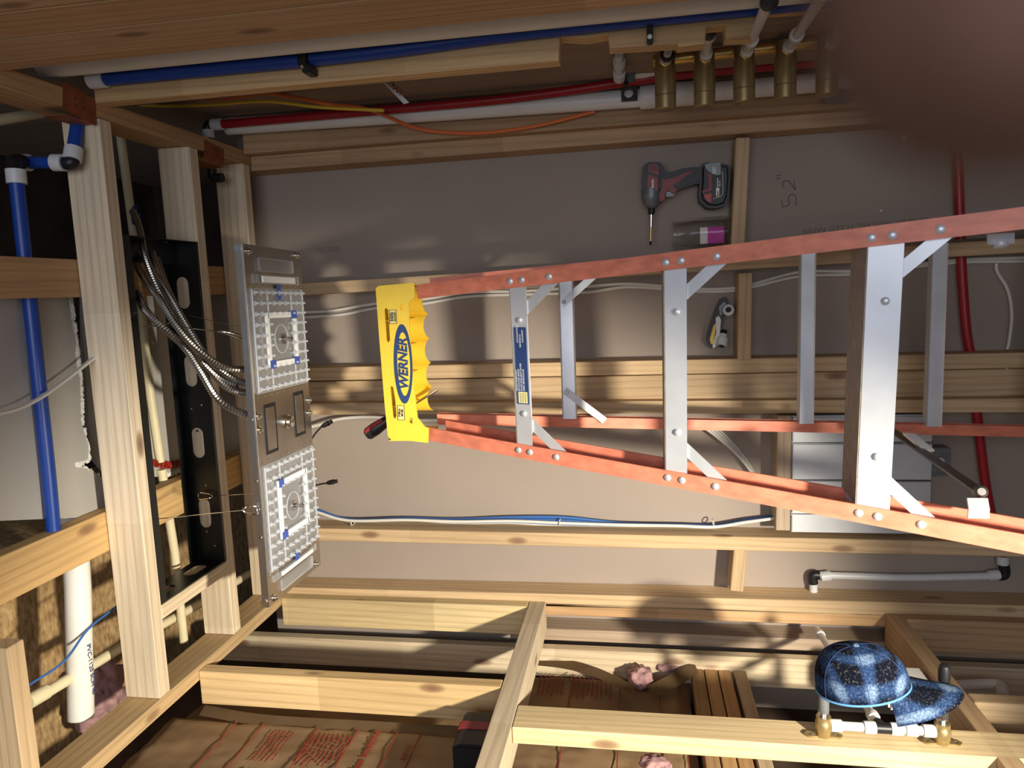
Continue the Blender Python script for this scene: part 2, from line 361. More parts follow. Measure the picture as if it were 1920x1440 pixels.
a2 = at(1200, 1224, 'Y', 2.03); stud('exterior_stud', (a2.x, 2.03, 0), (a2.x, 2.03, 2.6), (-0.088, 0, 0), (0, 0.032, 0), PALE, 'pale wide stud at the far end of the papered outer wall')
def smear(par, px, py, Y, wpx, hpx, seed, m=None):
    c = at(px, py, 'Y', Y - 0.001); k = (Y) / FPX
    splat('plaster_smear', c, X_, Z_, hpx * k, wpx * k, m or WHITE, par, seed)
smear(s_c1, 880, 704, YB, 50, 18, 1); smear(s_c1, 1190, 690, YB, 90, 14, 2); smear(s_b, 772, 1002, YB, 70, 20, 3); smear(s_d, 755, 528, YB, 50, 7, 4); smear(s_c1, 1350, 688, YB, 40, 10, 5)
smear(s_c3, 690, 782, YB, 60, 5, 6)
# ---- blocking between the studs
def block(p0, p1, hpx, tone, label, inset=0.0, th=0.088):
    a, b = at(*p0, 'Y', YB + inset), at(*p1, 'Y', YB + inset)
    return stud('blocking', a, b, (0, 0, -0.036), (0, th, 0), tone, label, 'blocking')
bl1 = block((1380, 258), (1369, 497), 25, TAN, 'horizontal block the drill and the jar stand on', 0.004, 0.084)
bl2 = block((1385, 512), (1383, 677), 25, TAN, 'short block carrying the utility knife and grey pipe fittings')
bl3 = block((1376, 1030), (1369, 1108), 25, TAN, 'short block between the two lowest studs of the picture, left of the silver box')
bl4 = stud('blocking', (-0.371, 2.075, 0.845), (-0.70, 2.075, 0.847), (0, 0, 0.038), (0, 0.082, 0), GRY, 'mud-covered block on top of the silver power supply box', 'blocking')
for k in range(7): splat('plaster_crumb', (0.30 - k * 0.035, 2.08, at(1380, 258, 'Y', YB).z + 0.001), X_, Y_, 0.03, 0.02, GYP, bl1, 20 + k, 0.006, 12)
# ---- ceiling frame
led_r = stud('ceiling_ledger', (0.398, 0.6, ZC), (0.398, 2.066, ZC), (0.038, 0, 0), (0, 0, 0.089), ORA, 'reddish-brown ceiling ledger along the right wall with two rusty nail plates', 'ledger')
led_l = stud('ceiling_ledger', (-0.918, 0.6, ZC), (-0.918, 2.066, ZC), (-0.038, 0, 0), (0, 0, 0.089), (0.62, 0.44, 0.24), 'splintered pale ceiling ledger along the left wall', 'ledger')
for y0, lab, x0 in ((1.436, 'pale ceiling joist nearest the camera, in front of the black steel frame', .397), (1.757, 'pale ceiling joist behind the black steel frame', .397), (2.018, 'pale ceiling joist nearest the back wall, behind the hanging panel', .397)):
    stud('ceiling_joist', (x0, y0, ZC), (-0.917, y0, ZC), (0, 0.038, 0), (0, 0, 0.089), (0.74, 0.62, 0.46), lab, 'joist')
j0a, j0b = at(45, 1198, 'Z', ZC), at(78, 1436, 'Z', ZC)
stud('joist_offcut', (j0a.x, j0a.y - .038, ZC), (-0.917, j0a.y - .038, ZC), (0, 0.038, 0), (0, 0, 0.089), TAN, 'short joist end in the picture corner, nearer than the first ceiling joist', 'joist')
stud('spacer_block', (-0.704, 1.4745, ZC), (-0.704, 1.7565, ZC), (-0.034, 0, 0), (0, 0, 0.06), PALE, 'short pale spacer between two joists at the end of the black frame', 'blocking')
stud('furring_strip', (0.105, 0.8, 2.4705), (0.105, 2.98, 2.4705), (-0.082, 0, 0), (0, 0, 0.038), ORA, 'orange flat furring board lying across the joists near the room centre', 'furring')
stud('furring_strip', (-0.466, 0.8, 2.4705), (-0.466, 2.98, 2.4705), (-0.092, 0, 0), (0, 0, 0.038), (0.66, 0.44, 0.20), 'bright grained flat furring board lying across the joists toward the left', 'furring')
# ---- broken ceiling board on the furring
def zpoly(name, pts, z, th, m, label, cat):
    P = [at(a, b, 'Z', z) for a, b in pts]
    return tag(prism(name, [(p.x, -p.y) for p in P], (0, 0, z), X_, -Y_, th, m), label, cat)
g1 = zpoly('gypsum_panel', [(-80, 520), (126, 555), (130, 585), (142, 640), (140, 668), (150, 712), (152, 790), (166, 835), (165, 862), (140, 868), (142, 876), (172, 880), (196, 902), (203, 968), (-80, 980)], 2.510, 0.013, DRYG, 'broken grey gypsum ceiling piece crossed by the long blue pipe', 'gypsum board')
g2 = zpoly('gypsum_panel', [(158, 545), (455, 545), (455, 850), (372, 868), (300, 893), (215, 905), (170, 850), (160, 700)], 2.530, 0.013, DRYG, 'grey gypsum ceiling piece seen through the black steel frame', 'gypsum board')
def crumbs(par, pts, z, n, r, m, seed):
    rnd = random.Random(seed); bm = bmesh.new()
    for k in range(n):
        t = rnd.random() * (len(pts) - 1); i = int(t); f = t - i
        p = at(pts[i][0] * (1 - f) + pts[i + 1][0] * f, pts[i][1] * (1 - f) + pts[i + 1][1] * f, 'Z', z)
        q = bmesh.ops.create_icosphere(bm, subdivisions=1, radius=1)
        for v in q['verts']: v.co = p + V((v.co.x * r * rnd.uniform(.6, 1.6), v.co.y * r * rnd.uniform(.4, 1.3), v.co.z * r * rnd.uniform(.3, .9))) + V((rnd.uniform(-1.1, 1.1), rnd.uniform(-1.1, 1.1), 0)) * r
    return bm_obj('torn_edge', bm, m, par)
crumbs(g1, [(132, 560), (142, 640), (150, 712), (155, 800), (166, 860), (140, 872), (196, 902), (203, 968)], 2.514, 300, 0.0055, GYP, 1)
crumbs(g2, [(300, 893), (372, 868), (420, 858)], 2.534, 120, 0.007, GYP, 2)
crumbs(g2, [(288, 868), (310, 872), (345, 868)], 2.522, 80, 0.006, REDCAULK, 3)
# ---- right wall studs
stud('wall_stud', (XR, 2.028, 0), (XR, 2.028, ZC), (0, 0.040, 0), (0.089, 0, 0), DULL, 'first stud of the right wall, tight in the corner behind the white pipe', 'stud')
prof_px = [(0, 177), (300, 172), (640, 152), (932, 131), (1050, 127), (1052, 80), (1100, 83), (1141, 76), (1143, 101), (1268, 93), (1270, 99), (1320, 93), (1322, 62), (1357, 58), (1358, 84), (1410, 82), (1412, 34), (1500, 28), (1565, 16)]
P = pxp([(a, b - 4) for a, b in prof_px], 1.452)
P = [(XR if i < 5 else min(max(x, XR), 0.51), z) for i, (x, z) in enumerate(P) if z < 2.379]
P = [(XR, 2.379)] + P + [(0.488, 0.0), (0.514, 0.0), (0.514, 2.379)]
rs2 = prism('notched_stud', P, (0, 1.43, 0), X_, Z_, 0.038, WOOD, None, 0.0015, 1); rs2.color = (0.66, 0.44, 0.22, 1)
# rotate data axes so grain runs along the length
R_ = Matrix(((0, 0, 1), (0, 1, 0), (-1, 0, 0))).to_4x4(); rs2.data.transform(R_.inverted()); rs2.matrix_basis = rs2.matrix_basis @ R_
tag(rs2, 'notched stud of the right wall, roughly cut away around the brass manifold', 'stud')
hole = lathe('drilled_hole', (0.468, 1.4300, at(850, 103, 'Y', 1.43).z), (0, -1, 0), [(0, 0.013), (0.0006, 0.013)], mat('shadowed_bore', (0.16, 0.11, 0.07), 0.9), rs2)
for y0, yw, tone, lab in ((1.157, 0.040, ORA, 'right wall stud next to the fat white pipe, far one of the doubled post'), (1.067, 0.088, DULL, 'wide flat board in the doubled post of the right wall'), (0.976, 0.088, ORA, 'second wide board of the right wall post, nearer the camera'), (0.885, 0.088, DULL, 'nearest board of the right wall post at the picture edge')):
    stud('post_board', (XR, y0, 0), (XR, y0, ZC), (0, yw, 0), (0.06, 0, 0), tone, lab, 'stud')
# ---- left wall: opening framed by two rails
stud('wall_stud', (XL, 2.03, 1.597), (XL, 2.03, ZC - .001), (0, 0.038, 0), (-0.089, 0, 0), (0.70, 0.55, 0.30), 'far stud of the left wall above the diagonal rail, with two dark knots', 'stud')
stud('wall_stud', (XL, 1.586, 1.597), (XL, 1.586, ZC - .001), (0, 0.036, 0), (-0.089, 0, 0), (0.74, 0.53, 0.27), 'middle stud of the left wall running from ledger to the diagonal rail', 'stud')
stud('opening_rail', (XL, 1.05, 1.545), (XL, 2.067, 1.545), (0, 0, 0.050), (-0.089, 0, 0), (0.62, 0.52, 0.38), 'pale upper rail of the wall opening, slanting up the middle of the picture bottom', 'rail')
stud('opening_rail', (XL, 1.05, 0.552), (XL, 2.067, 0.552), (0, 0, 0.042), (-0.089, 0, 0), (0.50, 0.34, 0.20), 'brown lower rail of the wall opening behind the plaid cap', 'rail')
vst = stud('valve_stud', (XL, 1.432, 0.30), (XL, 1.432, 1.544), (0, 0.086, 0), (-0.038, 0, 0), (0.72, 0.57, 0.34), 'flat board across the opening that carries the brass elbows', 'stud')
stud('wall_stud', (XL, 2.03, 0), (XL, 2.03, 0.551), (0, 0.038, 0), (-0.089, 0, 0), DULL, 'far lower stud of the left wall below the brown rail', 'stud')
b0 = at(1870, 1302, 'X', XL); stud('wall_stud', (XL, b0.y - .038, 0), (XL, b0.y - .038, 0.551), (0, 0.038, 0), (-0.089, 0, 0), TAN, 'lower left wall stud under the brown rail at the picture corner', 'stud')
# sloping boards stacked in the outer wall
for k in range(4):
    z = 1.125 - k * 0.0375 - (0.006 if k == 3 else 0)
    stud('header_board', (-1.10, 2.028, z), (-1.10, 1.30, z), (0, 0, -0.034), (-0.089, 0, 0), ((0.42, 0.26, 0.12), (0.50, 0.30, 0.13), (0.46, 0.27, 0.12), (0.52, 0.40, 0.26))[k], ('dark top board of the weathered stack beside the torn paper', 'second board from the top of the weathered stack', 'third board from the top of the weathered stack', 'paler bottom board of the weathered stack next to the dark gap')[k], 'board')
# ---- kraft-faced insulation
def kraft(name, y0, y1, z0, z1, X, amp, label, seed):
    nx, nz = int((y1 - y0) / 0.012), int((z1 - z0) / 0.012); bm = bmesh.new(); g = []
    for i in range(nx + 1):
        row = []
        for k in range(nz + 1):
            y = y0 + (y1 - y0) * i / nx; z = z0 + (z1 - z0) * k / nz
            a = abs(noise.noise(V((y * 9 + seed, z * 5, seed)))) + 0.5 * abs(noise.noise(V((y * 22, z * 17 + seed, 3))))
            e = min(i, nx - i, k, nz - k) / 3.0
            row.append(bm.verts.new((X - amp * a - (0.02 * (1 - e) if e < 1 else 0), y, z)))
        g.append(row)
    for i in range(nx):
        for k in range(nz): bm.faces.new((g[i][k], g[i + 1][k], g[i + 1][k + 1], g[i][k + 1]))
    fr = [f for f in bm.faces]
    # batt thickness behind the paper
    lo = V((X - 0.09, y0 + .01, z0 + .01)); hi = V((X - 0.03, y1 - .01, z1 - .01)); 
    o = bm_obj(name, bm, KRAFT, None, True); tag(o, label, 'insulation')
    boxes('fibreglass_core', PINKF, o, (lo, hi)); return o
k1 = kraft('insulation_batt', 0.95, 1.578, 1.62, 2.46, -1.035, 0.012, 'brown kraft-faced insulation batt with big red rating, between ceiling ledger and rail', 1.0)
k2 = kraft('insulation_batt', 1.40, 2.015, 1.135, 1.655, -1.120, 0.016, 'torn kraft-faced batt in the opening with rows of red warning print', 2.0)
k3 = kraft('insulation_batt', 0.95, 1.395, 0.60, 1.54, -1.023, 0.010, 'kraft-faced batt below the board with the brass elbows', 3.0)
k4 = kraft('insulation_batt', 1.64, 2.020, 1.67, 2.55, -1.150, 0.016, 'shadowed kraft-faced batt between the two upper left wall studs', 4.0)
LOREM = ['Warning: This facing will burn', 'Do not leave exposed. Facing', 'must be installed in contact', 'with an approved ceiling, floor', 'or wall material. Never heat', 'seal. Keep open flame away', 'See package for instructions', 'Advertencia: Este revestimiento', 'se quema. No lo deje expuesto', 'El material debe instalarse', 'en contacto con un acabado', 'aprobado para evitar el peligro', 'de incendio y humedad. Vea', 'el empaque para detalles', 'Attention: Ce revetement brule', 'Ne pas laisser a decouvert', 'Installer avec un plafond', 'plancher ou mur approuve']
def print_lines(par, X, y1, zs, size, start=0, align='RIGHT'):
    body = []
    for k, z in enumerate(zs): body.append((LOREM[(start + k) % len(LOREM)], z))
    bm = bmesh.new()
    for s, z in body:
        o = text('t', s, size, (X, y1, z), Y_, Z_, INK, None, 0.0003, 0.0002, 0, align)
        me = o.data; me.transform(o.matrix_basis); bm.from_mesh(me); bpy.data.objects.remove(o); bpy.data.meshes.remove(me)
    bm_obj('small_print', bm, INK, par)
def rule(par, X, y0, y1, z, slope=0.0, w=0.003):
    tube('printed_line', [(X, y0, z + slope * (y0 - y1)), (X, y1, z)], w / 2, INK, par, 6)
def zat(px, py, X): return at(px, py, 'X', X).z
XK = -1.034
zs = [zat(px, 1392, XK) for px in (395, 405, 415, 425)]
print_lines(k1, XK, 1.52, [zat(500 + 9.5 * k, 1390, XK) for k in range(5)] + [zat(578 + 9.5 * k, 1390, XK) for k in range(9)], 0.0095)
for px in (425, 480, 590, 668, 745, 790): rule(k1, XK, 0.97, 1.545, zat(px, 1375, XK))
text('rating_text', 'R-11', 0.062, (XK, 1.15, zat(848, 1420, XK)), Y_, Z_, INK, k1, 0.0004, 0.002)
text('rating_text', 'R-11', 0.062, (XK, 1.13, zat(412, 1420, XK)), Y_, Z_, INK, k1, 0.0004, 0.001)
text('product_text', 'Fiberglass Insulation', 0.026, (XK, 1.545, zat(712, 1375, XK)), Y_, Z_, INK, k1, 0.0004, 0.0006, align='RIGHT')
text('product_text', 'KS5701', 0.018, (XK, 1.50, zat(772, 1400, XK)), Y_, Z_, INK, k1, align='RIGHT')
def warn(par, X, y, z, s):
    plate('warning_triangle', [(-s, -s * .8), (s, -s * .8), (0, s)], [[(-s * .72, -s * .64), (s * .72, -s * .64), (0, s * .7)]], 0.0006, (X, y, z), Y_, Z_, INK, par)
warn(k1, XK, 1.36, zat(475, 1412, XK), 0.022)
X2 = -1.119
print_lines(k2, X2, 1.985, [zat(1012 + 8.5 * k, 1290, X2) for k in range(6)] + [zat(1078 + 8.5 * k, 1290, X2) for k in range(9)], 0.0088)
for px in (1070, 1162, 1236, 1275): rule(k2, X2, 1.45, 2.0, zat(px, 1290, X2))
X3 = -1.022
print_lines(k3, X3, 1.385, [zat(975 + 10 * k, 1425, X3) for k in range(5)] + [zat(1055 + 10 * k, 1425, X3) for k in range(8)], 0.0105, 3)
print_lines(k3, X3, 1.385, [zat(1270 + 10 * k, 1430, X3) for k in range(10)] + [zat(1385 + 10 * k, 1430, X3) for k in range(8)], 0.0100, 7)
for px in (1045, 1150, 1375, 1480): rule(k3, X3, 0.97, 1.385, zat(px, 1425, X3))
text('product_text', 'Fiberglass Insulation', 0.030, (X3, 1.385, zat(1182, 1420, X3)), Y_, Z_, INK, k3, 0.0004, 0.0008, align='RIGHT')
warn(k3, X3, 1.33, zat(1478, 1436, X3), 0.02); warn(k3, X3, 1.30, zat(960, 1425, X3), 0.02)
def fluff(par, c, r, seed, m=PINKF, name='fibreglass_tuft'):
    bm = bmesh.new(); bmesh.ops.create_icosphere(bm, subdivisions=4, radius=1)
    for v in bm.verts:
        d = v.co.normalized(); k = 1 + 0.35 * noise.noise(d * 2.2 + V((seed, 0, 0))) + 0.15 * noise.noise(d * 7 + V((0, seed, 0)))
        v.co = V(c) + V((d.x * r[0] * k, d.y * r[1] * k, d.z * r[2] * k))
    return bm_obj(name, bm, m, par, True)
fluff(k2, at(1200, 1268, 'X', -1.10), (0.025, 0.045, 0.035), 1); fluff(k2, at(1250, 1250, 'X', -1.10), (0.012, 0.02, 0.03), 2)
fluff(k3, at(1228, 1434, 'X', -1.0), (0.012, 0.03, 0.03), 3)
def ribbon(name, pts, w, m, parent, th=0.001):
    """paper strip; pts world, w vector"""
    pts = spline(pts, 8); bm = bmesh.new(); w = V(w); a = [bm.verts.new(p) for p in pts]; b = [bm.verts.new(p + w) for p in pts]
    for i in range(len(pts) - 1): bm.faces.new((a[i], a[i + 1], b[i + 1], b[i]))
    r = bmesh.ops.solidify(bm, geom=list(bm.faces), thickness=th)
    return bm_obj(name, bm, m, parent)
ribbon('paper_flange', [at(985, 1228, 'X', -1.10), at(1060, 1236, 'X', -1.095), at(1120, 1252, 'X', -1.09), at(1190, 1285, 'X', -1.095)], (0, -0.055, 0), KRAFT, k2)
ribbon('paper_flange', [at(1215, 1285, 'X', -1.10), at(1270, 1258, 'X', -1.09), at(1300, 1238, 'X', -1.085)], (-.01, -0.05, -0.01), KRAFT, k2)
ribbon('paper_flange', [at(385, 1322, 'X', -1.03), at(500, 1340, 'X', -1.03), at(700, 1352, 'X', -1.035), at(880, 1362, 'X', -1.03)], (-.01, -0.03, 0), KRAFT, k1)
# ============================================================ stepladder
LO = V((-0.159, 1.489, 1.521)); LA = math.radians(22.7); LPSI = math.radians(-4.2)
E1 = V((math.cos(LPSI), math.sin(LPSI), 0)); FWD = V((math.sin(LPSI), -math.cos(LPSI), 0))      # toward the viewer
DN = (E1 * 0.022 + FWD * math.tan(LA) - Z_)                       # per metre of height going down
NB = (-FWD * 1 - Z_ * math.tan(LA)).normalized()                   # square to the rails, away from the viewer
def lf(lx, d, back=0.0): return LO + E1 * lx + DN * d + NB * back
def half(d): return (0.329 + 0.151 * d) / 2
lad = thing('stepladder', (-0.16, 1.45, 0), 'open orange fibreglass stepladder with a yellow top cap standing in front of the back wall', 'ladder')
def channel(name, p0, p1, side, back, width, depth, m, t=0.0035, tb=None):
    """C rail between the inner front arrises p0 and p1"""
    bm = bmesh.new(); W = side * width; T = side * t
    pr = [(0, 0), (W, 0), (W, depth), (0, depth), (0, depth - t), (W - T, depth - t), (W - T, t), (0, t)]
    r = [[bm.verts.new(V(p) + E1 * a + V(back) * b) for a, b in pr] for p in (p0, p1)]
    bm.faces.new(r[0]); bm.faces.new(r[1][::-1])
    for k in range(8): bm.faces.new((r[0][k], r[1][k], r[1][(k + 1) % 8], r[0][(k + 1) % 8]))
    return bm_obj(name, bm, m, lad)
DTOP, DBOT = -0.222, 1.519
def rivet(par, p, n, r=0.0065):
    n = V(n).normalized(); return lathe('rivet', p, n, [(0, r), (0.0012, r), (0.0028, r * .7), (0.0034, r * .2)], ALU, par, 12)
for sd in (1, -1):
    rl = channel('front_rail', lf(sd * half(DTOP), DTOP), lf(sd * half(DBOT), DBOT), sd, NB, 0.031, 0.072, ORANGE)
    for d in (0.0, 0.305, 0.61, 0.915, 1.22):
        for q in (d - 0.0, d + 0.026): rivet(rl, lf(sd * (half(q) + 0.014), q + 0.004, -0.0003), -NB, 0.0068)
        rivet(rl, lf(sd * (half(d + .085) + 0.014), d + 0.088, -0.0003), -NB, 0.0068)
    boxes('foot_pad', BLACK, rl, (lf(sd * (half(DBOT) + .016), DBOT) - V((.022, .0, 0.0)), lf(sd * (half(DBOT) + .016), DBOT) + V((.022, .075, 0.014))))
    for fl in ('x',): pass
# steps
for i, d in enumerate((0.0, 0.305, 0.61, 0.915, 1.22)):
    hw = half(d + .02) + 0.020
    c = LO + DN * d + NB * 0.0036
    sh = 0.034 if i == 0 else 0.038 if i == 1 else 0.046
    def sp(x, b, z): return c + E1 * x - FWD * b + Z_ * z
    bm = bmesh.new()
    # front lip, tread with grooves, rear lip
    prof = [(0, -sh), (0, 0)]
    for g in range(9): prof += [(0.006 + g * 0.0085, 0.0), (0.008 + g * 0.0085, -0.0025), (0.0105 + g * 0.0085, -0.0025), (0.0125 + g * 0.0085, 0.0)]
    prof += [(0.085, 0), (0.085, -0.022), (0.0825, -0.022), (0.0825, -0.0045), (0.0028, -0.0045), (0.0028, -sh)]
    sl = math.tan(LA) * 0.92
    ra = [bm.verts.new(sp(-hw, b + (z * sl if b < .004 else 0), z)) for b, z in prof]; rb = [bm.verts.new(sp(hw, b + (z * sl if b < .004 else 0), z)) for b, z in prof]
    for v in ra + rb: pass
    bm.faces.new(ra); bm.faces.new(rb[::-1]); n = len(prof)
    for k in range(n): bm.faces.new((ra[k], rb[k], rb[(k + 1) % n], ra[(k + 1) % n]))
    st = bm_obj('step', bm, ALU, lad)
    # worn tread surface
    tr = []
    for g in range(9): tr += [(0.0012 + g * 0.0092, 0.0012), (0.0045 + g * 0.0092, 0.0016), (0.006 + g * 0.0092, -0.0006)]
    bm = bmesh.new(); hw2 = hw - 0.021
    ra = [bm.verts.new(sp(-hw2, b, z + .0006)) for b, z in tr] + [bm.verts.new(sp(-hw2, 0.0845, 0.0014)), bm.verts.new(sp(-hw2, 0.0845, 0.0002)), bm.verts.new(sp(-hw2, 0.001, 0.0002))]
    rb = [bm.verts.new(v.co + E1 * 2 * hw2) for v in ra]; n = len(ra)
    bm.faces.new(ra); bm.faces.new(rb[::-1])
    for k in range(n): bm.faces.new((ra[k], rb[k], rb[(k + 1) % n], ra[(k + 1) % n]))
    bm_obj('tread', bm, ALUD, st)
    nf = (FWD * 1 + Z_ * math.tan(LA)).normalized()
    for sx in (-1, 1):
        rivet(st, lf(sx * half(d) * 0.60, d + sh * .55, 0.0028), -NB, 0.0065)
        # diagonal brace: step underside to rail
        pa = lf(sx * (half(d) - 0.052), d + sh * .62, 0.009); pb = lf(sx * (half(d + 0.1) + 0.012), d + 0.100, 0.009)
        ax = (pb - pa).normalized(); sd_ = ax.cross(NB).normalized()
        bw = 0.021; bm = bmesh.new(); vs = []
        for p in (pa - ax * .0, pb):
            for q in (-1, 1):
                for h in (0, 1): vs.append(bm.verts.new(p + sd_ * q * bw / 2 + NB * h * 0.003))
        for f in ((0, 1, 3, 2), (4, 6, 7, 5), (0, 2, 6, 4), (1, 5, 7, 3), (0, 4, 5, 1), (2, 3, 7, 6)): bm.faces.new([vs[k] for k in f])
        bm_obj('step_brace', bm, ALU, st)
    if i == 0:
        # safety label on the first step
        fy = 0.0024
        def lab(a0, a1, z0, z1, m, name='label_block', h=0.0006, par=st):
            bm = bmesh.new(); vs = []
            for a, z in ((a0, z0), (a1, z0), (a1, z1), (a0, z1)):
                for hh in (0, 1): vs.append(bm.verts.new(lf(a, d + z, fy - hh * h)))
            for f in ((0, 2, 4, 6), (1, 7, 5, 3), (0, 1, 3, 2), (2, 3, 5, 4), (4, 5, 7, 6), (6, 7, 1, 0)): bm.faces.new([vs[k] for k in f])
            return bm_obj(name, bm, m, par)
        hs = half(0.01); L = 2 * hs
        f2a = lambda f: hs - f * L       # f = 0 at the right end
        lb = lab(f2a(.245), f2a(.735), 0.006, 0.032, NAVY, 'safety_label')
        fy -= 0.0007
        lab(f2a(.655), f2a(.728), 0.009, 0.029, mat('pale_yellow_print', (0.72, 0.66, 0.28), 0.6), 'label_block', 0.0004, lb)
        DD = DN.normalized(); rnd = random.Random(5)
        LT = ['CAUTION LADDER SAFETY', 'SET UP ON LEVEL GROUND', 'DO NOT STAND ABOVE THIS STEP', 'INSPECT BEFORE EACH USE']
        for k in range(4):
            text('label_text', LT[k] + '\n', 0.0052, lf(f2a(.65), 0.0125 + k * .0053, fy), E1, -DD, WHITE, lb, 0.0002, sx=0.72)
        for k in range(3): text('label_text', LT[(k + 2) % 4], 0.0052, lf(f2a(.34 + .03 * (k % 2)), 0.014 + k * .0058, fy), E1, -DD, WHITE, lb, 0.0002, sx=0.42)
        for k in range(3): text('label_text', 'MAXIMUM', 0.0055, lf(f2a(.725), 0.0155 + k * .0055, fy - 0.0004), E1, -DD, NAVY, lb, 0.0002, sx=0.8)
# rear frame
def rear_pt(px, py, off=0.0):
    Y = 1.7
    for _ in range(20): P = at(px, py, 'Y', Y); Y = 1.69 + (1.72 - P.z) * 0.165 + off
    return P
RB = V((0, 1, -0.165 * -1)).normalized(); RB = V((0, 0.9867, 0.163))
rt, re_ = rear_pt(790, 776), rear_pt(1920, 800)
k = (re_ - rt) / (re_.z - rt.z); RLtop = rt + k * (1.745 - rt.z); RLbot = rt + k * (0.0 - rt.z)
RRtop = V((0.012, RLtop.y, 1.745)); b3 = rear_pt(1760, 445); k2 = (b3 - RRtop) / (b3.z - RRtop.z); RRbot = RRtop + k2 * (0 - RRtop.z)
for sd, a, b in ((-1, RLtop, RLbot), (1, RRtop, RRbot)):
    rl = channel('rear_rail', a, b, sd, RB, 0.026, 0.030, ORANGE, 0.003)
    boxes('foot_pad', BLACK, rl, (b + V((-.005 if sd > 0 else -.035, .0, 0)), b + V((.035 if sd > 0 else .005, .035, 0.03))))
def rl_at(z, sd):
    a, b = (RLtop, RLbot) if sd < 0 else (RRtop, RRbot); return a + (b - a) * ((a.z - z) / (a.z - b.z))
for i, (pxa, pya, wpx) in enumerate(((1056, 785, 30), (1497, 790, 32), (1735, 795, 36), (None, 0, 0))):
    z = rear_pt(pxa, pya).z if pxa else 0.30
    a, b = rl_at(z, -1), rl_at(z, 1); hh = 0.0345
    rb_ = thing if False else None
    pr = [(0, 0), (0.003, 0.003), (0.003, hh - .003), (0, hh), (0.024, hh), (0.024, hh - 0.003), (0.006, hh - .003), (0.006, .003), (0.024, 0.003), (0.024, 0)]
    bm = bmesh.new(); r = []
    for p in (a + V((-.004, 0, 0)), b + V((.004, 0, 0))): r.append([bm.verts.new(p + V((0, -0.010 + q, -h + .001))) for q, h in pr])
    bm.faces.new(r[0]); bm.faces.new(r[1][::-1]); n = len(pr)
    for q in range(n): bm.faces.new((r[0][q], r[1][q], r[1][(q + 1) % n], r[0][(q + 1) % n]))
    hb = bm_obj('rear_brace', bm, ALU, lad)
    if i in (0, 3):
        for sd in (-1, 1):
            pa = (a if sd < 0 else b) + V((-sd * 0.062, -0.014, -hh * .35)); pb = rl_at(z - 0.10, sd) + V((sd * 0.006, -0.010, 0))
            ax = (pb - pa).normalized(); s2 = ax.cross(Y_).normalized(); bm = bmesh.new(); vs = []
            for p in (pa - ax * .008, pb):
                for q in (-1, 1):
                    for h in (0, 1): vs.append(bm.verts.new(p + s2 * q * 0.0085 + Y_ * h * 0.003))
            for f in ((0, 1, 3, 2), (4, 6, 7, 5), (0, 2, 6, 4), (1, 5, 7, 3), (0, 4, 5, 1), (2, 3, 7, 6)): bm.faces.new([vs[k] for k in f])
            db = bm_obj('corner_brace', bm, ALU, hb); rivet(db, pa + V((0, -0.0005, 0)), -Y_, 0.0045)
# spreaders
def bar(name, pts, w, wv, th, m, parent):
    bm = bmesh.new(); wv = V(wv).normalized(); prev = None
    for i, p in enumerate(pts):
        p = V(p); t = (V(pts[min(i + 1, len(pts) - 1)]) - V(pts[max(i - 1, 0)])).normalized(); n = t.cross(wv).normalized()
        cur = [bm.verts.new(p + wv * a * w / 2 + n * b * th / 2) for a, b in ((-1, -1), (1, -1), (1, 1), (-1, 1))]
        if prev:
            for q in range(4): bm.faces.new((prev[q], cur[q], cur[(q + 1) % 4], prev[(q + 1) % 4]))
        else: bm.faces.new(cur)
        prev = cur
    bm.faces.new(prev[::-1]); return bm_obj(name, bm, m, parent)
sa = rear_pt(1662, 800); fz = at(1838, 922, 'Y', 1.24)
spd = bar('spreader', [sa + V((0, -.012, 0)), sa.lerp(fz, .42) + V((0, 0, 0.0)), fz], 0.020, (0, .35, 1), 0.004, DARKMETAL, lad)
mid = at(1722, 828, 'Y', sa.lerp(fz, .42).y); bar('hinge_plate', [mid + V((.012, .02, .012)), mid + V((-.014, -.02, -.012))], 0.022, (0, .35, 1), 0.007, ALU, spd)
lathe('hinge_pin', fz + V((0, 0, 0)), V((0.3, -1, 0.2)), [(-.012, 0.010), (0.006, 0.010), (0.010, 0.006)], DARKMETAL, spd)
c0 = at(1832, 935, 'Y', 1.22); c1 = at(1834, 972, 'Y', 1.20); bar('spreader_bracket', [c0, (c0 + c1) / 2 + V((0, -.004, 0)), c1], 0.030, Z_, 0.004, ALU, lad)
sb = at(1440, 470, 'Y', 1.80); fb = at(1866, 448, 'Y', 1.22)
sp2 = bar('spreader', [sb, fb], 0.012, (0, .3, 1), 0.004, DARKMETAL, lad)
c0 = at(1876, 436, 'Y', 1.19); c1 = at(1876, 456, 'Y', 1.20); bar('spreader_bracket', [c0, c1], 0.036, Z_, 0.005, ALU, lad)
lathe('hinge_pin', c1, (-1, -.3, 0), [(0, .010), (.006, .010), (.008, .006)], ALU, sp2)
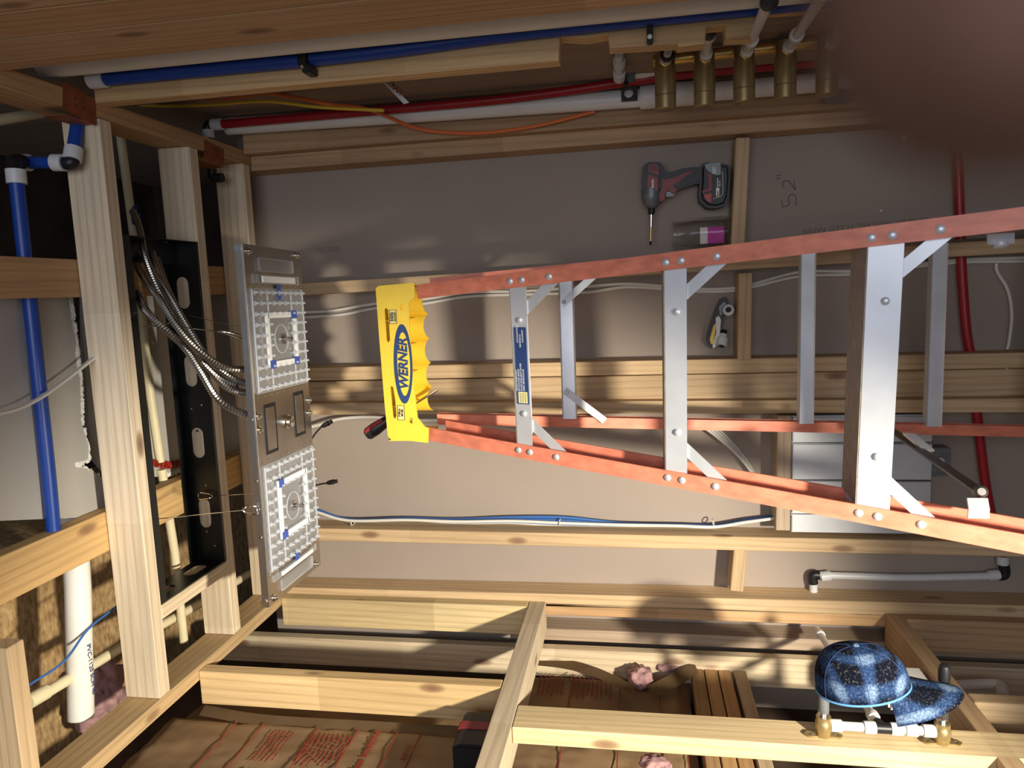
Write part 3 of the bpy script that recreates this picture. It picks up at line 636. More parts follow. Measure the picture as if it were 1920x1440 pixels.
# top cap
YC = 1.558
cap_out = [(705, 541), (710, 536), (777, 530), (778, 557), (767, 566), (768, 610), (774, 700), (783, 783), (797, 800), (804, 803), (803, 830), (733, 822), (728, 818), (722, 760), (711, 625)]
CP = pxp(cap_out, YC)
holes_px = [[(721, 581), (724, 577), (728, 580), (730, 600), (732, 638), (729, 642), (725, 638)], [(732, 726), (735, 723), (738, 726), (742, 750), (744, 780), (741, 785), (737, 781)],
            [(752, 571), (758, 569), (758, 582), (752, 581)], [(768, 783), (774, 783), (774, 794), (768, 792)]]
capf = plate('top_cap', CP, [pxp(h, YC) for h in holes_px], 0.005, (0, YC, 0), X_, Z_, YEL, lad)
xl_, xr_ = min(p[0] for p in CP), max(p[0] for p in CP); zt_ = max(p[1] for p in CP)
boxes('cap_top', YEL, capf, ((xl_ + .004, YC + .002, zt_ - 0.014), (xr_ - .006, 1.72, zt_ - 0.006)), bev=0.002)
boxes('cap_end', YEL, capf, ((xr_ - 0.010, YC + .002, zt_ - 0.075), (xr_ - .005, 1.715, zt_ - .008)))
boxes('cap_end', YEL, capf, ((xl_ + .004, YC + .002, zt_ - 0.082), (xl_ + .009, 1.715, zt_ - .008)))
# scalloped back wall with tool pockets
bm = bmesh.new(); N = 60; ra = []; 
xa, xb = xl_ + .050, xr_ - .014
def bulge(t): return abs(math.sin(t * PI * 5)) ** 0.6
for i in range(N + 1):
    t = i / N; x = xa + (xb - xa) * t; y = 1.705 - 0.018 * bulge(t); zb = zt_ - 0.075 + 0.008 * bulge(t)
    ra.append([bm.verts.new((x, y - .002, zt_ - .012)), bm.verts.new((x, y - .006, zb)), bm.verts.new((x, y - .001, zb)), bm.verts.new((x, y + .003, zt_ - .012))])
for a, b in zip(ra, ra[1:]):
    for q in range(4): bm.faces.new((a[q], b[q], b[(q + 1) % 4], a[(q + 1) % 4]))
bm.faces.new(ra[0]); bm.faces.new(ra[-1][::-1]); bm_obj('cap_back', bm, YEL, capf, 'auto')
for x in (xa + .03, xa + .10, xa + .165, xa + .225): boxes('cap_rib', YEL, capf, ((x, YC + .01, zt_ - .050), (x + .003, 1.69, zt_ - .012)))
# logo
lc = at(756, 683, 'Y', YC - .003); MX = (at(756, 607, 'Y', YC) - at(762, 759, 'Y', YC)).normalized(); MZ = Y_.cross(MX) * 1
MZ = V((-MX.z, 0, MX.x))
ea = 0.0895; eb = 0.0215
plate('logo_ring', ell(0, 0, ea, eb), [ell(0, -.0015, ea * .80, eb * .70)], 0.0010, lc, MX, MZ, NAVY, capf)
text('logo_text', 'WERNER', 0.029, lc + V((0, -0.0004, -0.001)), MX, MZ, NAVY, capf, 0.0004, 0.0011, 0.22, 'CENTER', 0.98)
def sticker(px, py, wx, wz, lines):
    c = at(px, py, 'Y', YC - .003); 
    s = plate('sticker', [(-wx, -wz), (wx, -wz), (wx, wz), (-wx, wz)], [[(-wx + .001, -wz + .001), (wx - .001, -wz + .001), (wx - .001, wz - .001), (-wx + .001, wz - .001)]], 0.0008, c, MX, MZ, BLACK, capf)
    plate('sticker_field', [(-wx, -wz), (wx, -wz), (wx, wz), (-wx, wz)], [], 0.0004, c + V((0, .0003, 0)), MX, MZ, mat('label_yellow', (0.75, 0.62, 0.25), 0.5) if 'label_yellow' not in MATS else MATS['label_yellow'], s)
    for t, sz, dz in lines: text('sticker_text', t, sz, c + V((0, -.0006, 0)) + MZ * dz, MX, MZ, BLACK, s, 0.0003, 0.0003, 0, 'CENTER', 0.9)
sticker(737, 594, 0.0155, 0.0085, [('300lb', 0.0105, 0.002), ('LOAD CAPACITY', 0.0030, -0.005)])
sticker(752, 774, 0.0170, 0.0085, [('TYPE IA', 0.0060, 0.003), ('300 LBS.', 0.0052, -0.003)])
# ============================================================ screwdriver stuck through the cap
h0, h1 = at(687, 816, 'Y', 1.63), at(724, 790, 'Y', 1.64); tip = at(820, 731, 'Y', 1.665)
sdv = thing('screwdriver', tuple(h0), 'red and black handled screwdriver pushed through the yellow ladder cap', 'screwdriver')
dh = h1 - h0; bm = bmesh.new(); tube_bm(bm, [h0, h0 + dh * .1, h0 + dh * .45, h0 + dh * .8, h1 + dh * .25], [0.011, 0.0155, 0.0165, 0.0145, 0.011], 14); bm_obj('handle', bm, BLACK, sdv, 'auto')
nn = dh.cross(Y_).normalized()
tube('grip_stripe', [h0 + dh * .12 + V((0, -.0105, 0)) + nn * .0075, h0 + dh * .5 + V((0, -.012, 0)) + nn * .0085, h0 + dh * .95 + V((0, -.009, 0)) + nn * .007], 0.0062, REDPL, sdv, 8)
tube('shaft', [h1 + dh * .2, tip], [0.0036, 0.0030], CHROME, sdv, 10)
# ============================================================ black steel frame in the ceiling
fx0, fx1, fy0, fy1, fz0, fz1 = -0.701, 0.157, 1.4745, 1.7555, 2.381, 2.468
frm = thing('recessed_frame', (-0.27, 1.61, 2.381), 'black steel mounting frame with oval cut-outs set between two ceiling joists', 'mounting frame')
W_, H_ = fx1 - fx0, fz1 - fz0
ovs = [oval(x, 0.047, 0.083, 0.036) for x in (-0.270 + .29, -0.270 + .085, -0.270 - .125, -0.270 - .31)]
dots = [ell(x, z, .003, .003, 10) for x, z in ((-.12, .03), (-.13, .06), (-.15, .04), (-.27, .03), (-.28, .06), (-.34, .05), (-.49, .04), (-.62, .05), (-.66, .03))]
ovs = [oval(at(370, 548, 'Y', fy1).x, .052, .083, .034), oval(at(392, 695, 'Y', fy1).x, .052, .083, .034), oval(at(400, 830, 'Y', fy1).x, .050, .083, .034), oval(at(412, 962, 'Y', fy1).x, .050, .083, .034)]
plate('side_wall', [(fx0, 0), (fx1, 0), (fx1, H_), (fx0, H_)], ovs + dots, 0.0016, (0, fy1 - .001, fz0), X_, Z_, BLACKS, frm)
plate('side_wall', [(fx0, 0), (fx1, 0), (fx1, H_), (fx0, H_)], ovs, 0.0016, (0, fy0 + .001, fz0), X_, Z_, BLACKS, frm)
plate('end_wall', [(fy0 + .002, 0), (fy1 - .002, 0), (fy1 - .002, H_), (fy0 + .002, H_)], [oval(1.545, .045, .075, .036), oval(1.68, .045, .075, .036)], 0.0016, (fx0 + .001, 0, fz0), Y_, Z_, BLACKS, frm)
plate('end_wall', [(fy0 + .002, 0), (fy1 - .002, 0), (fy1 - .002, H_), (fy0 + .002, H_)], [ell(1.52, .05, .012, .012, 16), ell(1.70, .05, .01, .01, 16)], 0.0016, (fx1 - .001, 0, fz0), Y_, Z_, BLACKS, frm)
for lo, hi in (((fx0, fy0, fz0 - .001), (fx1, fy0 + .022, fz0 + .001)), ((fx0, fy1 - .008, fz0 - .001), (fx1, fy1 + .001, fz0 + .001)), ((fx0 + .002, fy0, fz0 + .085), (fx1 - .002, fy0 + .03, fz0 + .0865)), ((fx0 + .002, fy1 - .035, fz0 + .085), (fx1 - .002, fy1, fz0 + .0865))): boxes('flange', BLACKS, frm, (lo, hi))
boxes('end_flange', BLACKS, frm, ((fx1 - .055, fy0 + .022, fz0 + .060), (fx1 - .002, fy1 - .008, fz0 + .062)))
# ============================================================ hanging rain shower panel
ZP = 2.10
q0, q1, q2, q3 = [at(a, b, 'Z', ZP) for a, b in ((455, 450), (563, 478), (602, 1060), (505, 1138))]
ps = ((q3 - q0) + (q2 - q1)).normalized(); PL = ((q3 - q0).length + (q2 - q1).length) / 2
pt = (q1 - q0); pt = (pt - ps * pt.dot(ps)).normalized(); PW = ((q1 - q0).dot(pt) + (q2 - q3).dot(pt)) / 2
pc = (q0 + q1 + q2 + q3) / 4; PO = pc - ps * PL / 2 - pt * PW / 2
def pp(s, t, h=0.0): return PO + ps * (s * PL) + pt * (t * PW) - Z_ * h
pan = thing('shower_panel', tuple(pc + Z_ * .0), 'stainless rain shower panel with two nozzle fields hanging on wires below the ceiling', 'shower head')
def pbox(name, s0, s1, t0, t1, h0, h1, m, par=None, bev=0.0):
    bm = bmesh.new(); vs = []
    for s, t in ((s0, t0), (s1, t0), (s1, t1), (s0, t1)):
        for h in (h0, h1): vs.append(bm.verts.new(pp(s, t, h)))
    for f in ((0, 2, 4, 6), (1, 7, 5, 3), (0, 1, 3, 2), (2, 3, 5, 4), (4, 5, 7, 6), (6, 7, 1, 0)): bm.faces.new([vs[k] for k in f])
    bmesh.ops.recalc_face_normals(bm, faces=bm.faces)
    if bev: bmesh.ops.bevel(bm, geom=list(bm.edges), offset=bev, segments=2, affect='EDGES')
    return bm_obj(name, bm, m, par or pan)
plt_ = pbox('plate', 0, 1, 0, 1, -0.004, 0.0, STEEL, bev=.001)
pbox('edge_flange', 0, 1, 0, 0.012, -0.018, -0.004, STEEL); pbox('edge_flange', 0, 1, .988, 1, -0.018, -0.004, STEEL)
noz_me = None; nz_count = 0; extra = []
def nozzle(s, t):
    global noz_me, nz_count
    p = pp(s, t, 0.004)
    if nz_count >= 100: extra.append(p); return
    nz_count += 1
    if noz_me is None:
        o = lathe('nozzle', p, -Z_, [(0, .0062), (.003, .0062), (.0045, .0040), (.011, .0022), (.012, .0012)], NOZ, pan, 8); noz_me = o.data
        nozzle.off = o.location - (p - pan.location); return
    o = bpy.data.objects.new('nozzle', noz_me); C.objects.link(o); o.parent = pan; o.matrix_basis = Matrix.Translation(p - pan.location + nozzle.off)
def field(s0, s1, sgn):
    fl = pbox('nozzle_field', s0 - .012, s1 + .012, .045, .955, 0.0, 0.004, ACR, bev=.001)
    sm = (s0 + s1) / 2
    for i in range(10):
        s = s0 + (s1 - s0) * i / 9
        for j in range(9):
            t = .085 + .83 * j / 8
            if abs(s - sm) < .055 and abs(t - .5) < .12: continue
            nozzle(s, t)
    for i in range(10):      # clear feed channels along the rows
        s = s0 + (s1 - s0) * i / 9
        segs = [(.06, .94)] if abs(s - sm) > .05 else [(.06, .36), (.64, .94)]
        for a, b in segs: tube('feed_channel', [pp(s, a, .0045), pp(s, b, .0045)], .0015, NOZ, fl, 6)
    for t in (.055, .945, .30, .72): tube('feed_channel', [pp(s0 - .008, t, .0045), pp(s1 + .008, t, .0045)], .0020, NOZ, fl, 6)
    # frosted square and blue tabs
    a, b = s0 + .055 if sgn > 0 else s0 + .045, s1 - .055 if sgn > 0 else s1 - .065
    pbox('light_strip', a, a + .016, .26, .74, .004, .010, LED); pbox('light_strip', b - .016, b, .26, .74, .004, .010, LED)
    pbox('light_strip', a, b, .235, .27, .004, .010, LED); pbox('light_strip', a, b, .73, .765, .004, .010, LED)
    pbox('blue_tab', a - .003, a + .02, .66, .765, .0101, .0112, BLUETAPE) if sgn > 0 else pbox('blue_tab', a - .003, a + .02, .235, .32, .0101, .0112, BLUETAPE)
    pbox('blue_tab', b - .02, b + .003, .235, .33, .0101, .0112, BLUETAPE); pbox('blue_tab', b - .02, b + .003, .67, .765, .0101, .0112, BLUETAPE) if sgn > 0 else None
    c = pp(sm, .50, .004); bm = bmesh.new()
    ring = [c + ps * (.033 * math.cos(2 * PI * k / 32)) + pt * (.033 * math.sin(2 * PI * k / 32)) for k in range(33)]
    tube_bm(bm, ring, .0016, 6, False); bm_obj('centre_ring', bm, NOZ, pan, 'auto')
    ct = lathe('centre_post', c, -Z_, [(0, .013), (.006, .013), (.006, .005), (.026, .005), (.028, .003)], CHROME, pan, 14)
field(.128, .392, 1); field(.615, .895, -1)
bm = bmesh.new()
for p in extra: tube_bm(bm, [p, p - Z_ * .003, p - Z_ * .0045, p - Z_ * .011, p - Z_ * .012], [.0062, .0062, .0040, .0022, .0012], 8)
xn = bm_obj('nozzle', bm, NOZ, pan, 'auto'); xn['kind'] = 'stuff'
for s0, s1, w0, w1 in ((.078, .104, .10, .90), (.918, .938, .08, .90)):
    st_ = pbox('strip_carrier', s0, s1, w0, w1, 0, .004, ACR); pbox('light_strip', s0 + .004, s1 - .004, w0 + .13, w1 - .1, .004, .008, LED)
for s, blue in ((.118, 1), (.906, 1)): pbox('blue_tab', s - .014, s + .03, .475, .535, .0046, .0056, BLUETAPE)
for s0, s1 in ((.032, .070), (.945, .980)):
    c_ = pbox('clear_cover', s0, s1, .20, .80, 0, .007, ACR, bev=.002)
for t0, t1, s0, s1 in ((.13, .33, .437, .577), (.66, .86, .425, .560)):
    e = pbox('display_window', s0, s1, t0, t1, 0, .0015, BLACK); pbox('display_glass', s0 + .010, s1 - .010, t0 + .03, t1 - .03, .0015, .0026, STEEL, e)
lathe('control_knob', pp(.503, .50, 0), -Z_, [(0, .017), (.006, .017), (.008, .0135), (.017, .0135), (.019, .010)], CHROME, pan, 24)
for s, t in ((.018, .07), (.012, .92), (.985, .90), (.982, .08), (.50, .045), (.50, .955), (.462, .04), (.46, .965)):
    sc = lathe('corner_screw', pp(s, t, 0), -Z_, [(0, .0085), (.002, .0085), (.003, .005), (.008, .005), (.009, .003)], CHROME, pan, 14)
for t in [.06 + .11 * k for k in range(9)]:
    for s in (.108, .412, .594, .913): lathe('small_screw', pp(s, t, 0), -Z_, [(0, .0028), (.0012, .0028), (.002, .001)], CHROME, pan, 8)
for s in (.012, .985): lathe('washer', pp(s, -.0, -.012), -pt, [(0, .008), (.003, .008)], CHROME, pan, 16)
for s in (.47, .64, .72, .80): bpy_ = lathe('edge_screw', pp(s, .0, -.010), -pt, [(0, .004), (.003, .003)], CHROME, pan, 10)
# ---- loose plugs with leads hanging behind the panel
def plug(pts, Y, label):
    P = [at(a, b, 'Y', Y) for a, b in pts]
    o = thing('cable_plug', tuple(P[0]), label, 'plug'); tube('lead', P[:-2] + [P[-2]], .0022, BLACK, o, 8, 5)
    d = (P[-1] - P[-2]); bm = bmesh.new(); tube_bm(bm, [P[-2], P[-2] + d * .2, P[-2] + d * .7, P[-2] + d * .72, P[-1]], [.003, .006, .007, .005, .0055], 12); bm_obj('plug_body', bm, BLACK, o, 'auto')
plug([(580, 830), (592, 812), (603, 800), (622, 790)], 1.78, 'black round plug on a short lead beside the upper end of the lower nozzle field')
plug([(560, 918), (600, 908), (612, 906), (632, 902)], 1.80, 'small black plug sticking out past the lower nozzle field of the panel')
# ---- suspension wires
def zp(px, py, z): return at(px, py, 'Z', z)
w1 = thing('suspension_wire', tuple(zp(330, 973, 2.381)), 'thin steel wire with a carabiner holding the lower end of the panel', 'wire')
tube('wire', [zp(285, 974, 2.40), zp(456, 957, 2.128)], .0011, CHROME, w1, 6)
cb = [zp(455, 957, 2.130), zp(463, 950, 2.125), zp(485, 951, 2.113), zp(490, 958, 2.110), zp(485, 964, 2.112), zp(463, 962, 2.124), zp(455, 957, 2.130)]
bm = bmesh.new(); tube_bm(bm, spline(cb, 6), .0021, 8); bm_obj('carabiner', bm, CHROME, w1, 'auto')
bm = bmesh.new(); tube_bm(bm, [pp(.735, .02, -.004) + Z_ * a + ps * b for a, b in ((0, -.008), (.012, -.008), (.018, 0), (.012, .008), (0, .008))], .002, 6); bm_obj('eye_bolt', bm, CHROME, pan, 'auto')
w2 = thing('suspension_wire', tuple(zp(375, 931, 2.4)), 'thin steel wire with a small snap hook crossing the lower end of the black frame', 'wire')
tube('wire', [zp(395, 930, 2.39), zp(486, 925, 2.11)], .0009, CHROME, w2, 6)
cb = [zp(372, 926, 2.43), zp(378, 924, 2.425), zp(394, 927, 2.40), zp(398, 931, 2.395), zp(392, 934, 2.40), zp(374, 936, 2.43)]
bm = bmesh.new(); tube_bm(bm, spline(cb + cb[:1], 5), .0022, 8); bm_obj('snap_hook', bm, CHROME, w2, 'auto')
w3 = thing('suspension_wire', tuple(zp(290, 612, 2.40)), 'twisted steel wire ending in a clip at the upper nozzle field', 'wire')
tube('wire', [zp(268, 612, 2.42), zp(330, 612, 2.31), zp(412, 622, 2.19)], .0011, CHROME, w3, 6); tube('wire', [zp(272, 613, 2.42), zp(340, 603, 2.33), zp(342, 603, 2.328)], .0009, CHROME, w3, 6)
bm = bmesh.new(); tube_bm(bm, spline([zp(412, 621, 2.19), zp(430, 623, 2.165), zp(452, 629, 2.135), zp(463, 632, 2.12), zp(452, 634, 2.135), zp(430, 627, 2.165), zp(412, 623, 2.19)], 5), .0020, 8); bm_obj('clip', bm, CHROME, w3, 'auto')
bm = bmesh.new(); tube_bm(bm, spline([zp(460, 624, 2.12), zp(458, 632, 2.122), zp(463, 639, 2.115), zp(469, 636, 2.108)], 5), .0022, 8); bm_obj('eye_bolt', bm, CHROME, pan, 'auto')
w4 = thing('suspension_wire', tuple(zp(355, 592, 2.42)), 'thin plain steel wire slanting to the panel above the twisted one', 'wire')
tube('wire', [zp(355, 592, 2.40), zp(465, 616, 2.112)], .0009, CHROME, w4, 6)
# ---- flexible metal conduits
def conduit(pts, z0, z1, r, label, grp=None):
    n = len(pts); P = spline([zp(a, b, z0 + (z1 - z0) * (i / (n - 1)) ** 1.0) for i, (a, b) in enumerate(pts)], 14)
    L = [0]
    for a, b in zip(P, P[1:]): L.append(L[-1] + (b - a).length)
    step = .0034; out = []; j = 0; s = 0
    while s < L[-1]:
        while j < len(L) - 2 and L[j + 1] < s: j += 1
        f = (s - L[j]) / max(L[j + 1] - L[j], 1e-9); out.append(P[j].lerp(P[j + 1], f)); s += step
    rs = [r if k % 2 else r * .74 for k in range(len(out))]
    bm = bmesh.new(); tube_bm(bm, out, rs, 9); o = bm_obj('flex_conduit', bm, mat('conduit_steel', (0.42, 0.40, 0.37), 0.3, 1.0, var=.2, scale=30) if 'conduit_steel' not in MATS else MATS['conduit_steel'], None, False)
    return tag(o, label, 'conduit')
conduit([(252, 492), (275, 530), (300, 562), (330, 610), (370, 655), (420, 688), (467, 694)], 2.45, 2.121, .0088, 'flexible metal conduit entering the panel highest, with the widest loop toward the frame end')
conduit([(258, 470), (290, 512), (318, 555), (350, 610), (385, 665), (430, 706), (473, 722)], 2.45, 2.121, .0080, 'second flexible metal conduit from the top where they enter the panel')
conduit([(283, 468), (300, 520), (330, 580), (362, 640), (395, 695), (432, 730), (475, 738)], 2.45, 2.121, .0088, 'third flexible metal conduit from the top where they enter the panel')
conduit([(258, 548), (268, 575), (300, 610), (345, 650), (378, 700), (415, 755), (478, 784)], 2.44, 2.121, .0092, 'lowest entering flexible metal conduit, near the dark display windows')
conduit([(248, 395), (262, 430), (272, 480), (298, 545), (335, 610), (372, 668), (410, 708), (446, 722)], 2.50, 2.16, .0082, 'flexible metal conduit rising past the frame end to a blue banded fitting')
e = conduit([(290, 470), (308, 525), (335, 585), (370, 650), (408, 700), (452, 735), (472, 731)], 2.46, 2.125, .0075, 'thinnest flexible metal conduit, hidden among the bundle')
ft = tag(lathe('conduit_fitting', zp(252, 388, 2.51), (zp(256, 415, 2.50) - zp(252, 388, 2.51)), [(0, .006), (.02, .006), (.02, .011), (.045, .011)], BLUEP, None), 'copper and blue banded fitting at the top of a flexible conduit', 'fitting')
# ============================================================ pipes of the right wall
def onY(pts, Y): return [at(a, b, 'Y', y) for (a, b), y in zip(pts, Y if isinstance(Y, (list, tuple)) else [Y] * len(pts))]
def ppipe(name, pts, r, m, label, cat='pipe', seg=20, sm=0, group=None):
    return tag(tube(name, pts, r, m, None, seg, sm), label, cat, group)
bw = ppipe('drain_pipe', [V((.486, 1.345, 2.42)), V((.486, 1.345, 0.01))], 0.030, PVC, 'fattest white pipe, running full height beside the blue pipe on the right wall', seg=28)
bp_ = ppipe('supply_pipe', [V((.466, 1.412, 2.36)), V((.466, 1.412, 1.8)), V((.478, 1.412, 1.3)), V((.480, 1.412, 0.01))], 0.0145, BLUEP, 'blue water pipe running between the fat white pipe and the notched stud', sm=6)
lathe('sleeve', V((.466, 1.412, 2.37)), (0, 0, -1), [(0, .018), (.035, .018), (.036, .0145)], PEX, bp_)
hg = tag(boxes('pipe_hanger', BLACK, None, ((.449, 1.393, at(570, 120, 'Y', 1.40).z - .010), (.484, 1.397, at(570, 120, 'Y', 1.40).z + .010)), bev=.002), 'small black hanger clipped over the blue pipe', 'pipe clip')
hc = at(571, 122, 'Y', 1.394); boxes('clip_leg', BLACK, hg, ((hc.x - .014, 1.392, hc.z - .012), (hc.x + .002, 1.428, hc.z + .006)), bev=.002); lathe('nail_head', (hc.x - .003, 1.392, hc.z + .004), (0, -1, 0), [(0, .004), (.002, .003)], CHROME, hg, 10)
wp_ = ppipe('vent_pipe', [V((.494, 1.985, 2.40)), V((.484, 1.985, 1.6)), V((.480, 1.985, 1.225))], 0.0235, PVC, 'white plastic pipe in the corner bay from the ceiling down to the first coupling', seg=26)
wp2 = ppipe('vent_pipe', [V((.480, 1.985, 1.224)), V((.486, 1.985, 0.01))], 0.0235, PVC, 'continuation of the white corner pipe behind the brass cylinders', seg=26)
for px in (1222, 1283):
    z = at(px, 180, 'Y', 1.985).z; lathe('coupling', V((.481, 1.985, z + .03)), (0, 0, -1), [(0, .0275), (.004, .030), (.056, .030), (.06, .0275)], PVC, wp2, 24)
rp_ = ppipe('supply_pipe', [at(412, 233, 'Y', 1.93), at(700, 208, 'Y', 1.93), at(960, 184, 'Y', 1.93), at(1230, 146, 'Y', 1.93), at(1400, 128, 'Y', 1.93), at(1640, 108, 'Y', 1.93), V((.53 - .02, 1.93, 0.02))], 0.0115, REDP, 'red water pipe lying against the white pipe in the corner of the right wall', sm=6)
lathe('sleeve', at(398, 234, 'Y', 1.93), (0, 0, -1), [(0, .016), (.030, .016), (.031, .012)], PEX, rp_)
el = tag(tube('pipe_elbow', spline([at(400, 234, 'Y', 1.93), at(391, 236, 'Y', 1.93), at(389, 250, 'Y', 1.93), at(390, 258, 'Y', 1.93)], 5), .0135, BLACK, None, 14), 'black elbow turning the red pipe through the ceiling ledger', 'pipe fitting'); lathe('sleeve', at(390, 244, 'Y', 1.93), V((-1, 0, 0)), [(0, .016), (.022, .016)], PEX, el)
el = tag(tube('pipe_elbow', spline([V((.37, 1.93, 2.425)), V((.352, 1.93, 2.425)), V((.345, 1.93, 2.418)), V((.345, 1.93, 2.395))], 4), .0125, BLACK, None, 14), 'small black elbow sticking out below the farther rusty nail plate', 'pipe fitting')
# rusty nail plates on the ledger
def nailplate(pts, label):
    P = [at(a, b, 'Z', ZC - .001) for a, b in pts]
    o = prism('nail_plate', [(p.x, -p.y) for p in P], (0, 0, ZC - .0008), X_, -Y_, .0014, RUST); tag(o, label, 'nail plate')
    c = sum(P, V()) / 4
    for dx, dy in ((-.006, -.012), (-.006, .008), (.008, -.012), (.008, .008)): lathe('screw_hole', c + V((dx, dy, -.0004)), (0, 0, -1), [(0, .0022), (.0006, .0018)], BLACK, o, 8)
    boxes('bent_edge', RUST, o, ((c.x - .030, min(p.y for p in P) + .004, ZC - .001), (c.x - .0285, max(p.y for p in P) - .004, ZC + .05)))
    return o
nailplate([(118, 152), (180, 188), (180, 236), (118, 204)], 'larger rusty nail plate on the ceiling ledger above the blue pipe elbow')
nailplate([(383, 261), (420, 280), (420, 311), (384, 298)], 'smaller rusty nail plate on the ceiling ledger near the back corner')
# blue pipe over the ceiling: stub, elbows and long run
zb1 = 2.425
s0, s1_ = at(150, 205, 'Z', zb1), at(137, 288, 'Z', zb1)
e1 = at(134, 305, 'Z', zb1); e2 = V((e1.x, e1.y, 2.535)); e3 = at(100, 1010, 'Z', 2.545); e0 = at(28, 310, 'Z', 2.535)
f0 = at(40, 305, 'Z', 2.535)
bs = ppipe('supply_pipe', [s0, s1_], .0135, BLUEP, 'short blue pipe coming out of the ledger below the rusty nail plate')
lathe('sleeve', s1_ + (s0 - s1_) * .12, (s1_ - s0), [(0, .018), (.028, .018)], PEX, bs)
ppe = ppipe('pipe_elbow', spline([s1_ + (s1_ - s0) * .1, e1, e1 + (f0 - e1) * .12], 5), .0145, BLACK, 'black elbow at the end of the short blue ledger pipe', 'pipe fitting')
cb_ = ppipe('supply_pipe', [e1 + (f0 - e1) * .10, f0 - (f0 - e1) * .1], .0125, BLUEP, 'very short blue pipe linking the two black elbows')
lathe('sleeve', e1 + (f0 - e1) * .14, (f0 - e1), [(0, .0175), (.024, .0175)], PEX, cb_); lathe('sleeve', f0 - (f0 - e1) * .16, -(f0 - e1), [(-.026, .0175), (0, .0175)], PEX, cb_)
g0 = at(32, 335, 'Z', 2.548); g1_ = at(62, 640, 'Z', 2.548); g2_ = at(85, 820, 'Z', 2.548); g3_ = at(102, 1040, 'Z', 2.548)
# long run must pass in front of the gypsum: keep it just under the panel, above the boards' level
def zrow(pts, z): return [at(a, b, 'Z', z) for a, b in pts]
lr = ppipe('supply_pipe', zrow([(30, 330), (45, 470)], 2.495) + zrow([(60, 600), (75, 740), (90, 880), (101, 1000)], 2.492), .0140, BLUEP, 'long blue pipe crossing under the broken gypsum ceiling piece', sm=6)
lathe('sleeve', at(29, 318, 'Z', 2.495), (at(45, 470, 'Z', 2.495) - at(30, 330, 'Z', 2.495)), [(0, .0185), (.028, .0185)], PEX, lr)
ppipe('pipe_elbow', spline([at(40, 303, 'Z', 2.52), at(26, 304, 'Z', 2.505), at(29, 322, 'Z', 2.495)], 5), .0150, BLACK, 'black elbow where the long blue ceiling pipe begins', 'pipe fitting')
# ceiling void pipes
ppipe('hot_pipe', zrow([(-20, 228), (78, 212)], 2.55), .011, CREAM, 'cream pipe at the picture corner above the ledger')
ppipe('hot_pipe', zrow([(226, 255), (236, 330), (252, 450), (264, 560)], 2.520), .0105, CREAM, 'cream pipe passing behind the first joist near its right end')
ppipe('hot_pipe', zrow([(262, 540), (268, 612), (282, 740), (301, 866)], 2.519), .0105, CREAM, 'cream pipe seen through the middle of the black frame')
ppipe('hot_pipe', zrow([(303, 880), (316, 965), (328, 1040), (345, 1204)], 2.521), .0115, CREAM, 'cream pipe piece hanging past the lower corner of the black frame')
ppipe('hot_pipe', zrow([(55, 1318), (230, 1212), (382, 1128), (470, 1074)], 2.546), .0125, CREAM, 'long cream pipe slanting behind the joist ends above the left ledger')
lathe('coupling', at(66, 1309, 'Z', 2.546), at(90, 1295, 'Z', 2.546) - at(66, 1309, 'Z', 2.546), [(-.02, .016), (.03, .016)], CREAM, C.objects[-1] if False else bpy.data.objects[[o.name for o in C.objects if o.name.startswith('hot_pipe')][-1]])
bwp = ppipe('drain_pipe', zrow([(134, 900), (140, 1010), (146, 1100), (152, 1345)], 2.540), .0275, PVC, 'thick white drain pipe in the ceiling void at the left', seg=26)
text('pipe_print', 'PVC-1120 SCH 40', .016, at(163, 1210, 'Z', 2.5115), -X_, Y_, NAVY, bwp)
tag(tube('thin_cable', zrow([(55, 1284), (120, 1240), (165, 1180), (215, 1140), (240, 1118)], 2.508), .0026, CABB, None, 8, 6), 'thin blue cable in front of the thick white drain pipe', 'cable')
fl = fluff(None, at(190, 1315, 'Z', 2.72), (.10, .07, .06), 5); fl.name = 'insulation_tuft'; tag(fl, 'pink insulation tuft in the dark ceiling void by the white drain pipe', 'insulation')
# nail plate strap on the plywood, cables in the corner bay
sa_ = pxp([(697, 133), (704, 131), (767, 192), (757, 195)], 1.70)
stx = prism('marking_strip', sa_, (0, 1.70, 0), X_, Z_, .002, WHITE); tag(stx, 'white plastic strip with dark lettering slanting behind the red pipe', 'strip')
text('strip_text', 'RETRAX', .016, at(716, 147, 'Y', 1.6985), (at(745, 175, 'Y', 1.69) - at(715, 147, 'Y', 1.69)), at(722, 140, 'Y', 1.69) - at(715, 147, 'Y', 1.69), RUST, stx, bold=.0004)
tag(tube('cable', onY([(225, 192), (300, 199), (400, 196), (500, 190), (600, 201), (720, 207)], 1.80), .0042, CABY, None, 8, 8), 'yellow cable in the corner bay beside the red pipe', 'cable')
tag(tube('cable', onY([(330, 184), (420, 184), (500, 176), (560, 184), (620, 196), (690, 205), (780, 240), (850, 249), (920, 248), (1010, 235), (1115, 209)], [1.80] * 5 + [1.88, 1.985, 2.000, 2.000, 2.000, 2.000]), .0050, CABO, None, 8, 8), 'orange cable looping behind the corner pipes and out over the stud', 'cable')
